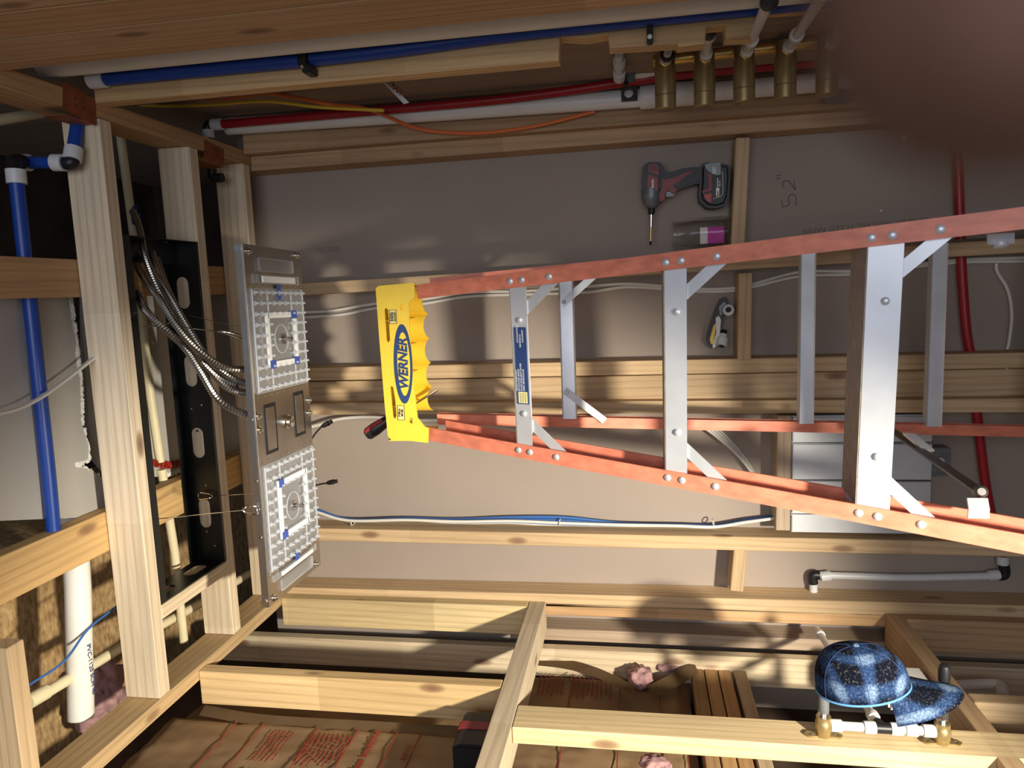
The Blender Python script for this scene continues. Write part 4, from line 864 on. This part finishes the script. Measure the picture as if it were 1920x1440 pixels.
# ============================================================ brass manifold with six cylinders
XM = .53
man = tag(tube('manifold_bar', [at(1225, 115, 'Y', 1.735), at(1660, 64, 'Y', 1.735)], .0125, GOLD, None, 16), 'gold brass manifold bar linking the six upright-standing cylinders', 'manifold')
names = ['first brass cylinder from the ceiling end of the row, beside the white coupling', 'second brass cylinder from the ceiling end, under the black plastic elbow', 'third brass cylinder in the row, counted from the ceiling end', 'fourth brass cylinder in the row, counted from the ceiling end', 'fifth brass cylinder in the row, beside the grey oval clip', 'last brass cylinder at the floor end of the row, half lost behind the fingertip']
arr = [(1248, 118, 209), (1321, 108, 204), (1395, 98, 197), (1472, 90, 190), (1550, 82, 183), (1628, 72, 174)]
for k, (px, pa, pb) in enumerate(arr):
    b = at(px, pb - 3, 'Y', 1.705); t = at(px, pa - 20, 'Y', 1.705); ax = V((1, 0, 0)); Lc = (t - b).x
    o = thing('brass_cylinder', tuple(b), names[k], 'valve', 'brass cylinders on the manifold')
    lathe('body', b, ax, [(0, .0208), (.0015, .0230), (.028, .0230), (.0285, .0223), (.0296, .0223), (.0301, .0230), (.088, .0230), (.091, .0215), (.118, .0215), (.121, .016)], BRASS, o, 28)
    lathe('seam_ring', b + ax * .0284, ax, [(0, .0232), (.0013, .0232)], CHROME, o, 28)
    nz = b + ax * .097; lathe('nut', nz + V((0, -.018, 0)), (0, -1, 0), [(0, .014), (.012, .014), (.013, .0115), (.020, .0115)], GOLD, o, 6)
    # feed tube running toward the room's front
    ends = {0: (at(1253, 96, 'Y', 1.61)), 1: at(1330, 62, 'Y', 1.50), 2: at(1441, 4, 'Y', 1.13), 3: at(1545, -12, 'Y', 1.09), 4: at(1640, -25, 'Y', 1.07), 5: at(1745, -35, 'Y', 1.05)}[k]
    s = nz + V((0, -.036, 0)); tb = tag(tube('feed_tube', [s, ends], .0085, PEX, None, 14), ['short clear feed tube of the first brass cylinder with black collar', 'clear feed tube rising to the black plastic elbow', 'clear feed tube of the third brass cylinder reaching a black elbow at the picture edge', 'clear feed tube of the fourth brass cylinder leaving the picture', 'clear feed tube of the fifth brass cylinder leaving the picture', 'clear feed tube of the last brass cylinder behind the fingertip'][k], 'tube', 'feed tubes of the brass cylinders')
    d = (ends - s).normalized(); LL = (ends - s).length
    lathe('sleeve', s, d, [(0, .012), (.004, .0135), (.022, .0135), (.025, .0100), (.034, .0092)], PEX, tb, 16)
    if LL > .10: lathe('sleeve', s + d * (LL * .28 if k > 1 else LL - .03), d, [(0, .012), (.003, .0135), (.022, .0135), (.025, .012)], PEX, tb, 16)
    if k == 0: lathe('collar', s + d * .026, d, [(0, .0145), (.014, .0145)], BLACK, tb, 14)
    if k == 2: tube('elbow', spline([ends, ends + d * .02, ends + d * .02 + V((.03, 0, .004))], 5), .0125, BLACK, tb, 14)
    if k == 1:
        tube('elbow', spline([ends - d * .005, ends + d * .015, ends + d * .02 + V((.004, 0, .012)), ends + d * .02 + V((.006, 0, .045))], 6), .0130, BLACK, tb, 14)
# hangers and clamp near the manifold
c = at(1218, 60, 'Y', 1.412); hg2 = tag(boxes('pipe_hanger', BLACK, None, ((c.x - .018, 1.405, c.z - .006), (c.x + .022, 1.4285, c.z + .005)), bev=.0015), 'black strap clip with a white nail on the notched stud', 'pipe clip'); lathe('nail_head', (c.x - .010, 1.405, c.z), (0, -1, 0), [(0, .0045), (.002, .003)], WHITE, hg2, 12)
a, b = at(1161, 100, 'Y', 1.70), at(1161, 146, 'Y', 1.83); o = tag(tube('feed_tube', [a, b], .0095, PEX, None, 14), 'stubby clear tube standing beside the red pipe above the first cylinder', 'tube'); lathe('sleeve', a + (b - a) * .25, (b - a), [(0, .014), (.028, .014)], PEX, o, 16); lathe('sleeve', b - (b - a).normalized() * .03, (b - a), [(0, .0145), (.030, .0145)], PEX, o, 16)
c = at(1180, 172, 'Y', 1.945); cl = tag(plate('pipe_clamp', [(-.022, -.020), (.012, -.020), (.012, .006), (.022, .014), (.022, .020), (-.022, .020)], [ell(-.004, .002, .012, .012, 18)], .012, c, X_, Z_, BLACK), 'open black clamp hooked over the white pipe', 'pipe clamp')
c2 = at(1175, 152, 'Y', 1.91); boxes('clamp_arm', BLACK, cl, ((c2.x - .012, 1.905, c2.z - .004), (c2.x + .015, 1.915, c2.z + .006)), bev=.001)
c = at(1182, 141, 'Y', 1.90); cl2 = tag(boxes('grey_collar', GREYPL, None, ((c.x - .014, 1.89, c.z - .011), (c.x + .014, 1.914, c.z + .010)), bev=.003), 'small grey plastic collar on the red pipe', 'pipe clip')
ppipe('return_pipe', [at(1182, 141, 'Y', 1.915), at(1215, 137, 'Y', 1.915), at(1300, 118, 'Y', 1.925), at(1420, 108, 'Y', 1.93)], .010, PVC, 'thin white pipe between the red pipe and the manifold bar', sm=6)
c = at(1575, 180, 'Y', 1.96); oc = tag(prism('oval_clip', oval(0, 0, .030, .075), (c.x, 1.955, c.z), X_, Z_, .008, GREYPL, None, .002), 'grey oval clip on the stud between the last two brass cylinders', 'pipe clip')
# ============================================================ impact driver
YD = 2.074
def dpt(l): return [(1180 + x / 7.2, 280 + y / 7.2) for x, y in l]
dr = thing('impact_driver', tuple(at(1370, 355, 'Y', 2.11)), 'red and black cordless impact driver standing on its battery on the wooden block', 'power tool')
silhouette('motor_housing', dpt([(178, 240), (205, 190), (260, 160), (390, 158), (440, 180), (465, 225), (480, 285), (470, 380), (450, 500), (410, 610), (260, 612), (170, 560), (168, 400)]), YD, .062, BLACK, dr, .014, 4, True)
silhouette('handle', dpt([(455, 250), (500, 300), (560, 305), (700, 255), (850, 236), (965, 236), (1000, 330), (950, 455), (830, 482), (720, 520), (640, 550), (600, 600), (560, 560), (470, 560), (440, 420)]), YD + .008, .046, BLACK, dr, .013, 4, True)
silhouette('handle_panel', dpt([(440, 395), (480, 408), (640, 372), (760, 310), (850, 288), (845, 310), (740, 372), (690, 425), (600, 475), (585, 500), (650, 545), (600, 600), (520, 545), (480, 600), (490, 640), (455, 695), (410, 705), (405, 610), (440, 500)]), YD + .0045, .05, REDPL, dr, .004, 2)
silhouette('trigger', dpt([(505, 560), (560, 540), (605, 550), (620, 600), (590, 632), (500, 640), (490, 600)]), YD + .018, .022, GREYPL, dr, .004, 2)
nz0, nz1 = at(*dpt([(300, 590)])[0], 'Y', 2.100), at(*dpt([(300, 800)])[0], 'Y', 2.100); ax = nz1 - nz0; Ln = ax.length
lathe('nose_cone', nz0, ax, [(-.01, .028), (0, .0285), (Ln * .35, .0275), (Ln * .7, .022), (Ln * .97, .0155), (Ln, .013)], GREYPL, dr, 24)
ck1 = at(*dpt([(296, 880)])[0], 'Y', 2.100); lathe('chuck', nz1, ck1 - nz1, [(0, .009), (.004, .0095), ((ck1 - nz1).length * .7, .0095), ((ck1 - nz1).length, .0075)], BLACK, dr, 16)
bt1, bt2, bt3 = [at(*dpt([q])[0], 'Y', 2.100) for q in ((293, 1050), (288, 1240), (286, 1290))]
tube('bit_holder', [ck1 - (ck1 - nz1) * .1, bt1], .0044, CHROME, dr, 12); tube('drill_bit', [bt1, bt2], .0026, GOLD, dr, 10); tube('bit_tip', [bt2, bt3], .0032, BLACK, dr, 8)
bat = silhouette('battery', dpt([(985, 190), (1050, 168), (1235, 178), (1345, 200), (1370, 255), (1372, 400), (1352, 640), (1300, 755), (1180, 792), (1055, 782), (960, 700), (942, 600), (955, 420), (958, 260)]), YD - .001, .074, BLACK, dr, .010, 3, True)
def onface(name, pts, off, m, par, th=.0018): return silhouette(name, dpt(pts), YD - off, th, m, par)
onface('vent_panel', [(265, 200), (370, 195), (398, 250), (396, 350), (252, 305)], .0006, REDPL, dr); 
for k in range(3): onface('vent_slot', [(280 + k * 34, 225), (298 + k * 34, 225), (306 + k * 34, 300), (288 + k * 34, 290)], .0010, BLACK, dr)
onface('badge', [(245, 345), (290, 345), (385, 388), (385, 560), (265, 560), (238, 500)], .0006, REDPL, dr)
LP = at(*dpt([(372, 545)])[0], 'Y', YD - .0010)
text('badge_script', 'Milwaukee', .0105, at(*dpt([(330, 548)])[0], 'Y', YD - .0010), X_, Z_, WHITE, dr, .0003, .0003, .35, sx=.62)
onface('battery_badge', [(1018, 205), (1080, 185), (1235, 180), (1232, 345), (1150, 345), (1060, 290), (1022, 240)], .0019, GREYPL, bat)
text('badge_text', 'XC', .0125, at(*dpt([(1165, 325)])[0], 'Y', YD - .0024), X_, Z_, WHITE, bat, .0003, .0004, 0)
onface('battery_stripe', [(1040, 320), (1115, 345), (1112, 555), (985, 590), (980, 565), (1075, 530), (1070, 400)], .0019, REDPL, bat)
onface('battery_corner', [(1000, 612), (1108, 592), (1105, 722), (1045, 690)], .0019, mat('bright_red_plastic', (0.45, 0.04, 0.03), .4), bat)
lb_ = onface('m18_field', [(1172, 518), (1216, 518), (1212, 634), (1168, 630)], .0019, WHITE, bat)
text('m18_text', 'M18', .0068, at(*dpt([(1207, 626)])[0], 'Y', YD - .0023), X_, Z_, REDPL, lb_, .0002, .0003, sx=.95)
text('battery_text', 'REDLITHIUM', .0042, at(*dpt([(1200, 505)])[0], 'Y', YD - .0021), X_, Z_, WHITE, bat, .0002, .0002, sx=.95); text('battery_text', 'XC 4.0', .0050, at(*dpt([(1228, 500)])[0], 'Y', YD - .0021), X_, Z_, WHITE, bat, .0002, .0002, sx=1.0)
tube('outline_trim', onY(dpt([(1245, 300), (1262, 320), (1262, 600), (1225, 640), (1130, 665)]), YD - .0022), .0007, WHITE, bat, 6)
# ============================================================ plastic jar
jz0, jz1 = at(1365, 440, 'Y', 2.11).z + .001, at(1262, 440, 'Y', 2.11).z; jx = at(1330, 406, 'Y', 2.11).x - .044; JH = jz1 - jz0
jar = thing('plastic_jar', (jx, 2.115, jz0), 'clear plastic jar with a magenta card standing on the block by the impact driver', 'jar')
pr = [(0, .040), (.004, .043), (JH * .12, .043), (JH * .66, .043), (JH * .74, .040), (JH * .78, .037), (JH * .80, .039), (JH * .84, .0375), (JH * .87, .039), (JH * .91, .0375), (JH * .94, .039), (JH, .038)]
bm = bmesh.new(); seg = 36; rings = []
full = pr + [(z, r - .0016) for z, r in reversed(pr[1:])] + [(.003, .0)]
for z, r in [(0, 0.0)] + full: rings.append([bm.verts.new((jx + math.cos(2 * PI * k / seg) * max(r, 1e-5), 2.115 + math.sin(2 * PI * k / seg) * max(r, 1e-5), jz0 + z)) for k in range(seg)])
for p, q in zip(rings, rings[1:]):
    for k in range(seg): bm.faces.new((p[k], p[(k + 1) % seg], q[(k + 1) % seg], q[k]))
bm_obj('jar_wall', bm, GLASS, jar, 'auto')
boxes('card', MAG, jar, ((jx - .030, 2.092, jz0 + .012), (jx + .014, 2.0932, jz0 + .055)))
boxes('card', WHITE, jar, ((jx - .030, 2.0935, jz0 + .055), (jx + .014, 2.0945, jz0 + .075)))
for k in range(7): tube('loose_screw', [(jx - .03 + .009 * k, 2.105 + .004 * (k % 3), jz0 + .006), (jx - .02 + .008 * k, 2.112, jz0 + .012 + .003 * (k % 2))], .0018, CHROME, jar, 6)
# ============================================================ utility knife and two fittings on the short block
kz = at(1383, 600, 'Y', 2.10).z
uk = thing('utility_knife', tuple(at(1372, 600, 'Y', 2.12)), 'yellow, black and silver utility knife leaning against the gypsum on the short block', 'knife')
Yk = 2.125
silhouette('knife_body', [(1329, 648), (1325, 640), (1327, 625), (1335, 600), (1342, 578), (1350, 562), (1360, 556), (1366, 562), (1366, 580), (1358, 596), (1352, 620), (1343, 648), (1337, 655)], Yk, .018, BLACK, uk, .004, 2)
silhouette('grip_inlay', [(1333, 645), (1331, 636), (1338, 610), (1343, 606), (1341, 622), (1337, 645)], Yk - .001, .003, YEL, uk)
silhouette('metal_jaw', [(1342, 596), (1348, 592), (1352, 600), (1350, 622), (1344, 648), (1337, 654), (1336, 648), (1343, 624)], Yk - .0012, .003, WHITE, uk)
silhouette('blade_slide', [(1348, 575), (1358, 566), (1364, 572), (1360, 585), (1350, 592)], Yk - .0012, .003, GREYPL, uk)
for (px, py), lab in (((1369, 586), 'grey pipe fitting with an open dark end beside the utility knife'), ((1358, 628), 'grey pipe fitting lying lower beside the utility knife')):
    c = at(px, py, 'Y', 2.105); dvec = V((.2, -.8, .15)) if py < 600 else V((-.9, -.4, .2))
    o = tag(lathe('pipe_fitting', c + V((0, .02, 0)), dvec, [(0, .011), (.012, .011), (.013, .0155), (.034, .0155), (.035, .0125)], PEX, None, 20), lab, 'pipe fitting')
    lathe('bore', c + V((0, .02, 0)) + dvec.normalized() * .0352, dvec, [(0, .008), (.0008, .008)], BLACK, o, 16); lathe('black_neck', c + V((0, .02, 0)), -dvec, [(0, .009), (.012, .009)], BLACK, o, 14)
# ============================================================ silver power supply and junction box
ax0, ax1, az0, az1 = -.708, -.374, .482, .842
ps_ = thing('power_supply_box', (-.54, 2.1, az0), 'silver finned power supply box behind the third step of the ladder', 'electrical box')
boxes('case', ALU, ps_, ((ax0, 2.088, az0), (ax1, 2.158, az1)), bev=.002)
for x0, x1, y in ((ax0 + .004, ax0 + .050, 2.082), (ax0 + .060, ax0 + .150, 2.079), (ax0 + .156, ax1 - .080, 2.079), (ax1 - .072, ax1 - .030, 2.082), (ax1 - .024, ax1 - .004, 2.079)): boxes('rib_plate', ALU, ps_, ((x0, y, az0 + .001), (x1, 2.0895, az1 - .001)), bev=.0015)
for x in (ax0 + .055, ax0 + .153, ax1 - .076, ax1 - .027): boxes('groove_bar', DARKMETAL, ps_, ((x - .0012, 2.081, az0 + .001), (x + .0012, 2.089, az1 - .001)))
jb = tag(boxes('junction_box', GREYPL, None, ((-.548, 2.105, .425), (-.490 + .02, 2.157, .4805)), bev=.003), 'small galvanised junction box below the silver power supply box', 'electrical box')
lathe('knockout', (-.508, 2.105, .452), (0, -1, 0), [(0, .011), (.0008, .011)], ALU, jb, 18)
# ============================================================ cables on the back wall
def wcable(pts, Y, r, m, label, grp=None, seg=8): return tag(tube('cable', onY(pts, Y), r, m, None, seg, 8), label, 'cable', grp)
wcable([(560, 586), (620, 583), (680, 573), (730, 566), (800, 560), (880, 548), (980, 546), (1090, 538), (1180, 532), (1300, 541), (1365, 541), (1410, 533), (1500, 510), (1600, 508), (1700, 497), (1800, 487), (1920, 483)], 2.145, .0046, CABW, 'upper white cable strung along the stud from the panel past the middle of the ladder')
wcable([(560, 596), (640, 590), (705, 578), (790, 570), (880, 556), (990, 552), (1100, 548), (1180, 538), (1300, 546), (1366, 546), (1412, 538), (1500, 518), (1600, 514), (1700, 502), (1800, 492), (1920, 490)], 2.150, .0046, CABW, 'lower of the two white cables strung along the stud behind the yellow cap')
wcable([(560, 806), (600, 796), (640, 785), (700, 782), (780, 788), (900, 784)], 2.115, .0052, CABW, 'white cable leaving the panel and passing behind the screwdriver handle', seg=10)
wcable([(1868, 494), (1870, 510), (1890, 545), (1897, 590), (1892, 640), (1888, 655)], 2.15, .0045, CABW, 'white cable hanging in a bend between stud and stud at the picture edge')
wcable([(1888, 690), (1880, 720), (1868, 742)], 2.12, .0050, CABW, 'short white cable dropping through the double studs below the bent one')
for k in range(4):
    wcable([(1318 + 9 * k, 800 + k), (1345 + 8 * k, 820 + 2 * k), (1385 + 5 * k, 855 + 3 * k), (1420 + 3 * k, 900 + 5 * k), (1450, 940 + 4 * k), (1476, 962 + 2 * k)], 2.125 + .008 * k, .0042, CABW, ['outermost', 'second', 'third', 'innermost'][k] + ' white cable of the fan curving into the corner of the silver box', 'white cables fanning into the silver box')
for k, m_ in enumerate((CABW, CABB, CABB, CABB, CABW)):
    j = [0, -3, -6, -9, -1][k]; q = [0, 1, -3, -7, 3][k]
    wcable([(560, 948 + j * .4), (600, 962 + j * .5), (655, 976 + j * .3), (760, 975 + j * .4), (860, 978 + q * .6), (960, 977 + q), (1060, 981 + q * 1.5), (1160, 984 + q * .5), (1270, 986 + j * .3), (1340, 988 + j * .4), (1400, 979 + j * .5), (1476, 969 + j * .4)], 2.108 + .009 * k, .0046, m_, ['front white cable of the bundle', 'lowest blue cable of the bundle', 'middle blue cable of the bundle', 'blue cable arching highest above the bundle', 'rear white cable of the bundle'][k] + ' running from the panel to the silver box', 'blue and white cable bundle')
for px in (662, 1050, 1337):
    c = at(px, 979, 'Y', 2.115); bm = bmesh.new(); tube_bm(bm, [c + V((.008 * math.cos(t * PI / 6), .018 * math.sin(t * PI / 6), 0)) for t in range(13)], .0018, 6, False)
    tag(bm_obj('cable_tie', bm, CABW, None, 'auto'), {662: 'cable tie near the panel end of the bundle', 1050: 'cable tie in the middle of the cable bundle', 1337: 'cable tie nearest the silver box'}[px], 'cable tie')
# red pipe low on the wall, elbow and clear return
ppipe('supply_pipe', onY([(1792, 232), (1797, 330), (1800, 420), (1804, 520), (1812, 620), (1822, 680), (1828, 740), (1838, 830), (1850, 920), (1868, 1005), (1881, 1055)], 2.135), .0120, REDP, 'red pipe crossing the back wall low down, behind the lowest visible ladder rungs', sm=6)
ra_ = onY([(1882, 1076), (1850, 1080), (1700, 1083), (1600, 1080), (1530, 1078)], 2.135)
cr = ppipe('clear_pipe', ra_, .0105, PEX, 'clear white pipe running up between two black elbows in the lowest wall bay', sm=6)
d = (ra_[1] - ra_[0]).normalized()
for q, dd in ((ra_[0] + d * .012, d), (ra_[-1] - (ra_[-1] - ra_[-2]).normalized() * .040, d)): lathe('sleeve', q, dd, [(0, .0145), (.028, .0145)], PEX, cr, 18)
o = ppipe('pipe_elbow', spline(onY([(1882, 1058), (1884, 1070), (1882, 1078), (1872, 1080)], 2.135), 5), .0135, BLACK, 'black elbow joining the red pipe to the clear one', 'pipe fitting'); lathe('sleeve', at(1880, 1050, 'Y', 2.135), (-1, 0, -.05), [(-.012, .0150), (.012, .0150)], PEX, o, 18)
o = ppipe('pipe_elbow', spline(onY([(1536, 1078), (1526, 1078), (1524, 1084), (1525, 1094)], 2.135), 5), .0135, BLACK, 'black elbow at the upper end of the clear pipe', 'pipe fitting'); 
ppipe('clear_pipe', onY([(1525, 1092), (1525, 1124)], 2.135), .0115, PEX, 'short clear pipe entering a hole in the corner stud')
# ============================================================ pencil note and stamps on the gypsum
YG = 2.1585
nt_ = [[(1487, 380), (1468, 389), (1468, 378), (1477, 366), (1489, 362), (1494, 372), (1494, 390)]]
def scribble(name, strokes, label, m=PENCIL, r=.0011):
    bm = bmesh.new()
    for st in strokes: tube_bm(bm, spline(onY(st, YG), 6), r, 5)
    return bm, label
strokes = [[(1467, 388), (1466, 376)], [(1467, 388), (1480, 384), (1478, 374), (1482, 365), (1491, 366), (1493, 376), (1492, 386)], [(1470, 352), (1467, 345), (1472, 339), (1480, 341), (1487, 350), (1491, 356), (1490, 346), (1489, 340)], [(1455, 336), (1464, 334)], [(1455, 330), (1464, 328)]]
for k, st in enumerate(strokes):
    pass
note = thing('pencil_note', tuple(at(1480, 360, 'Y', YG)), 'handwritten dimension 52 inches in pencil on the gypsum below the impact driver', 'writing')
for k, (nm, ix) in enumerate((('digit_five', (0, 1)), ('digit_two', (2,)), ('inch_mark', (3, 4)))):
    bm = bmesh.new()
    for i in ix: tube_bm(bm, spline(onY(strokes[i], YG), 6), .0008, 5)
    bm_obj(nm, bm, PENCIL, note)
tag(text('paper_stamp', '02/28/20  100% RECYCLED PAPER', .020, at(1742, 407, 'Y', YG), (at(1432, 436, 'Y', YG) - at(1742, 407, 'Y', YG)), -X_, GHOST, None, .0002, 0, 0, sx=1.12), 'faint upside-down recycled paper stamp on the gypsum above the orange rail', 'writing')
tag(text('paper_stamp', '05/21/21', .022, at(636, 462, 'Y', YG), Z_, -X_, GHOST, None, .0002, 0, 0), 'faint date stamp on the gypsum beside the hanging panel', 'writing')
for k, (px, py, w_, h_) in enumerate(((1695, 258, 26, 12), (1652, 395, 14, 4))):
    c = at(px, py, 'Y', YG); tag(splat('plaster_smear', c, V((1, 0, -.8 if k == 0 else -.3)), V((.8, 0, 1)), h_ / 650, w_ / 650 * .35, GYP, None, 40 + k), ['white plaster smear on the gypsum near the fingertip', 'tiny plaster smear on the gypsum just above the orange ladder rail'][k], 'smear')
# ============================================================ valve piping in the opening, plaid cap
YV = 1.468; XV = -.905
def vz(px, py=1390): return at(px, py, 'X', XV).z
z1, z2, zt = vz(1553, 1380), vz(1779, 1390), vz(1668, 1385)
def elbow_ear(z, label, tipx):
    o = thing('drop_ear_elbow', (XL, YV, z), label, 'pipe fitting')
    lathe('elbow_body', (XL + .002, YV, z), (1, 0, 0), [(0, .013), (.010, .016), (.030, .016), (.032, .0145), (.042, .0145)], BRASS, o, 20)
    for s in (-1, 1):
        plate('mounting_ear', [(-.006, 0), (.006, 0), (.010, .030), (0, .038), (-.010, .030)], [ell(0, .027, .003, .003, 10)], .003, (XL + .003, YV, z), (V((0, 1, 0)) * s), V((0, -.45 * s, 1.0)) * s if False else V((0, 0, 1)) * s, BRASS, o)
    lathe('nipple', (XL + .042, YV, z), (1, 0, 0), [(0, .0095), (.012, .0095), (.0125, .0105), (tipx - XL - .045, .0105)], DARKMETAL if tipx > -.80 else GREYPL, o, 20)
    lathe('thread', (XL + .043, YV, z), (1, 0, 0), [(0, .0112), (.002, .0104), (.004, .0112), (.006, .0104), (.008, .0112), (.010, .0104), (.012, .0112)], CHROME, o, 16)
    return o
ea_ = elbow_ear(z1, 'brass drop-ear elbow with a steel nipple under the crown of the plaid cap', -.825)
eb_ = elbow_ear(z2, 'drop-ear elbow with a dark tipped steel nipple next to the cap visor', -.795)
lathe('nipple_cap', (-.795, YV, z2), (1, 0, 0), [(0, .0112), (.022, .0112), (.030, .009), (.033, .004)], BLACK, eb_, 18)
def cpex(a, b, label, sleeves=()):
    o = ppipe('clear_pipe', [a, b], .0088, PEX, label); d = (b - a).normalized()
    for s in sleeves: lathe('sleeve', a + (b - a) * s - d * .011, d, [(0, .0118), (.003, .0125), (.019, .0125), (.022, .0118)], PEX, o, 18)
cpex(V((XV, YV, z1 - .012)), V((XV, YV, zt + .014)), 'clear pipe between the cap-side brass elbow and the black tee', (.14, .86))
cpex(V((XV, YV, zt - .014)), V((XV, YV, z2 + .012)), 'clear pipe between the black tee and the far brass elbow', (.12, .46, .85))
lathe('tee_band', V((XV, YV, (zt + z2) / 2 - .006)), (0, 0, -1), [(0, .0100), (.004, .0100)], BLACK, bpy.data.objects[[o.name for o in C.objects if o.name.startswith('clear_pipe')][-1]], 14)
te = tag(tube('pipe_tee', [V((XV, YV, zt + .018)), V((XV, YV, zt - .018))], .0105, BLACK, None, 16), 'black plastic tee in the clear piping below the cap', 'pipe fitting'); tube('branch', [V((XV, YV, zt)), V((XV - .002, YV + .022, zt + .006))], .0100, BLACK, te, 14)
tb1 = at(1532, 1180, 'Y', 2.06)
cpex(V((XV - .002, YV + .022, zt + .006)), V((tb1.x, 2.06, tb1.z)), 'clear branch pipe running back from the tee behind the cap to the corner stud', (.05, .20, .93))
# cap: crown points into the room, visor points down
HY = 1.425; HZ, HX = at(1624, 1308, 'Y', 1.385).z, at(1624, 1308, 'Y', 1.385).x
TU = V((1, 0, .16)).normalized(); TF = V((.12, .0, -1)); TF = (TF - TU * TF.dot(TU)).normalized(); TS = TU.cross(TF)
HO = V((HX, HY, HZ)); TF2 = (TF + TU * -.0)
cap_ = thing('baseball_cap', tuple(HO), 'blue and black plaid baseball cap hung on the brass elbow stub', 'cap')
RF, RS, RH = .086, .066, .085
def hp(th, ph):
    s = math.sin(ph) ** .82; k = 1 + .06 * math.cos(th)
    return HO + TF * (RF * s * math.cos(th) * k) + TS * (RS * s * math.sin(th)) + TU * (RH * (math.cos(ph) ** .78 if ph < PI / 2 else 0) * (1 - .10 * math.cos(th) * s))
bm = bmesh.new(); uvl = bm.loops.layers.uv.new('UVMap'); NT, NP = 72, 20; g = []
for j in range(NP + 1): g.append([bm.verts.new(hp(2 * PI * i / NT, max(.02, j / NP * PI / 2))) for i in range(NT)])
for j in range(NP):
    for i in range(NT):
        f = bm.faces.new((g[j][i], g[j][(i + 1) % NT], g[j + 1][(i + 1) % NT], g[j + 1][i]))
        for lp, (a, b) in zip(f.loops, ((i, j), (i + 1, j), (i + 1, j + 1), (i, j + 1))):
            th = 2 * PI * a / NT; lp[uvl].uv = (math.cos(th) * b / NP, b / NP * .8 + .1)
bm.faces.new(g[0])
for i in range(NT):       # press seams into the six panels
    pass
crown = bm_obj('crown', bm, PLAID, cap_, True); sm_ = crown.modifiers.new('s', 'SOLIDIFY'); sm_.thickness = .002; sm_.offset = -1
for k in range(6):
    th = PI / 6 + k * PI / 3; tube('panel_seam', [hp(th, .05 + (PI / 2 - .05) * j / 14) for j in range(15)], .0007, NAVY, cap_, 6)
lathe('button', hp(0, .02) - TU * .001, TU, [(0, .007), (.003, .006), (.005, .002)], PLAID, cap_, 12)
bm = bmesh.new(); tube_bm(bm, [hp(2 * PI * k / 48, PI / 2) - TU * .001 for k in range(49)], .0024, 6, False); bm_obj('sweatband', bm, HATIN, cap_, 'auto')
bm = bmesh.new(); uvl = bm.loops.layers.uv.new('UVMap'); g = []; NA, NR = 28, 9
for i in range(NA + 1):
    th = -1.12 + 2.24 * i / NA; base = hp(th, PI / 2); u = i / NA * 2 - 1; ln = .088 * math.sqrt(max(0, 1 - abs(u) ** 2.6)) + .003; row = []
    for j in range(NR + 1):
        f = j / NR; row.append(bm.verts.new(base + TF * (ln * f) + TS * (u * .008 * f) - TU * (.030 * f * .9 + .020 * u * u * f)))
    g.append(row)
for i in range(NA):
    for j in range(NR):
        f = bm.faces.new((g[i][j], g[i + 1][j], g[i + 1][j + 1], g[i][j + 1]))
        for lp, (a, b) in zip(f.loops, ((i, j), (i + 1, j), (i + 1, j + 1), (i, j + 1))): lp[uvl].uv = (a / NA * 1.2, b / NR * .5)
vs_ = bm_obj('visor', bm, PLAID, cap_, True); sm_ = vs_.modifiers.new('s', 'SOLIDIFY'); sm_.thickness = .003
# ---- bits inside the opening
tag(boxes('plastic_box', WHITE, None, ((-1.005, 1.70, .597), (-.945, 1.80, .700)), bev=.006), 'white plastic box standing on the brown rail behind the cap visor', 'box')
ppipe('hot_pipe', [at(1795, 1285, 'Y', 1.9), at(1870, 1283, 'Y', 1.9), at(1880, 1300, 'Y', 1.85)], .013, PVC, 'dull pipe with an elbow in the shade below the brown rail', sm=5)
# battery pack tucked behind the pale rail
c = at(888, 1378, 'X', -.985); bt = thing('battery_pack', tuple(c), 'black and red tool battery tucked behind the pale diagonal rail', 'battery')
boxes('case', BLACK, bt, ((-1.025, c.y - .085, c.z - .045), (-.955, c.y + .045, c.z + .028)), bev=.006)
boxes('red_band', REDPL, bt, ((-1.022, c.y - .028, c.z - .046), (-.9535, c.y + .006, c.z + .0295)), bev=.003)
# ============================================================ fingertip over the lens corner
def camp(px, py, d): return CAM + (RT * (720 - py) / FPX + UP * (960 - px) / FPX + F_) * d
ft0 = camp(1905, 30, .024); ft1 = camp(2080, -190, .024) + F_ * .004; out = (ft1 - ft0)
bm = bmesh.new(); d1 = out.normalized()
pts = [ft0 - d1 * .0035, ft0 - d1 * .002, ft0, ft0 + d1 * .004, ft0 + d1 * .010, ft0 + d1 * .018, ft0 + d1 * .024, ft0 + d1 * .034, ft0 + d1 * .044 - F_ * .004, ft0 + d1 * .052 - F_ * .012, ft0 + d1 * .058 - F_ * .026, ft0 + d1 * .060 - F_ * .045]
tube_bm(bm, spline(pts, 4), [x for x in [r for r in (lambda R: [R[i // 4] + (R[min(i // 4 + 1, len(R) - 1)] - R[i // 4]) * (i % 4) / 4 for i in range((len(R) - 1) * 4 + 1)])([.0012, .0035, .0058, .0074, .0082, .0084, .0088, .0086, .0092, .0098, .0104, .0112])]], 24)
fg = bm_obj('finger', bm, SKIN, None, True); tag(fg, "photographer's blurred fingertip reaching over the corner of the lens", 'person')
nl = prism('fingernail', oval(0, 0, .011, .010), ft0 + d1 * .007 + F_ * .0078, d1, d1.cross(F_), .0012, mat('nail', (.55, .32, .25), .3), fg, .0004)

tag(bar('flat_cable', spline(zrow([(-30, 782), (30, 768), (72, 748), (110, 722), (172, 674), (230, 625)], 2.4555), 6), .011, (0, .3, 1), .005, CABW, None), 'flat white cable crossing the long blue pipe toward the first ceiling joist', 'cable')
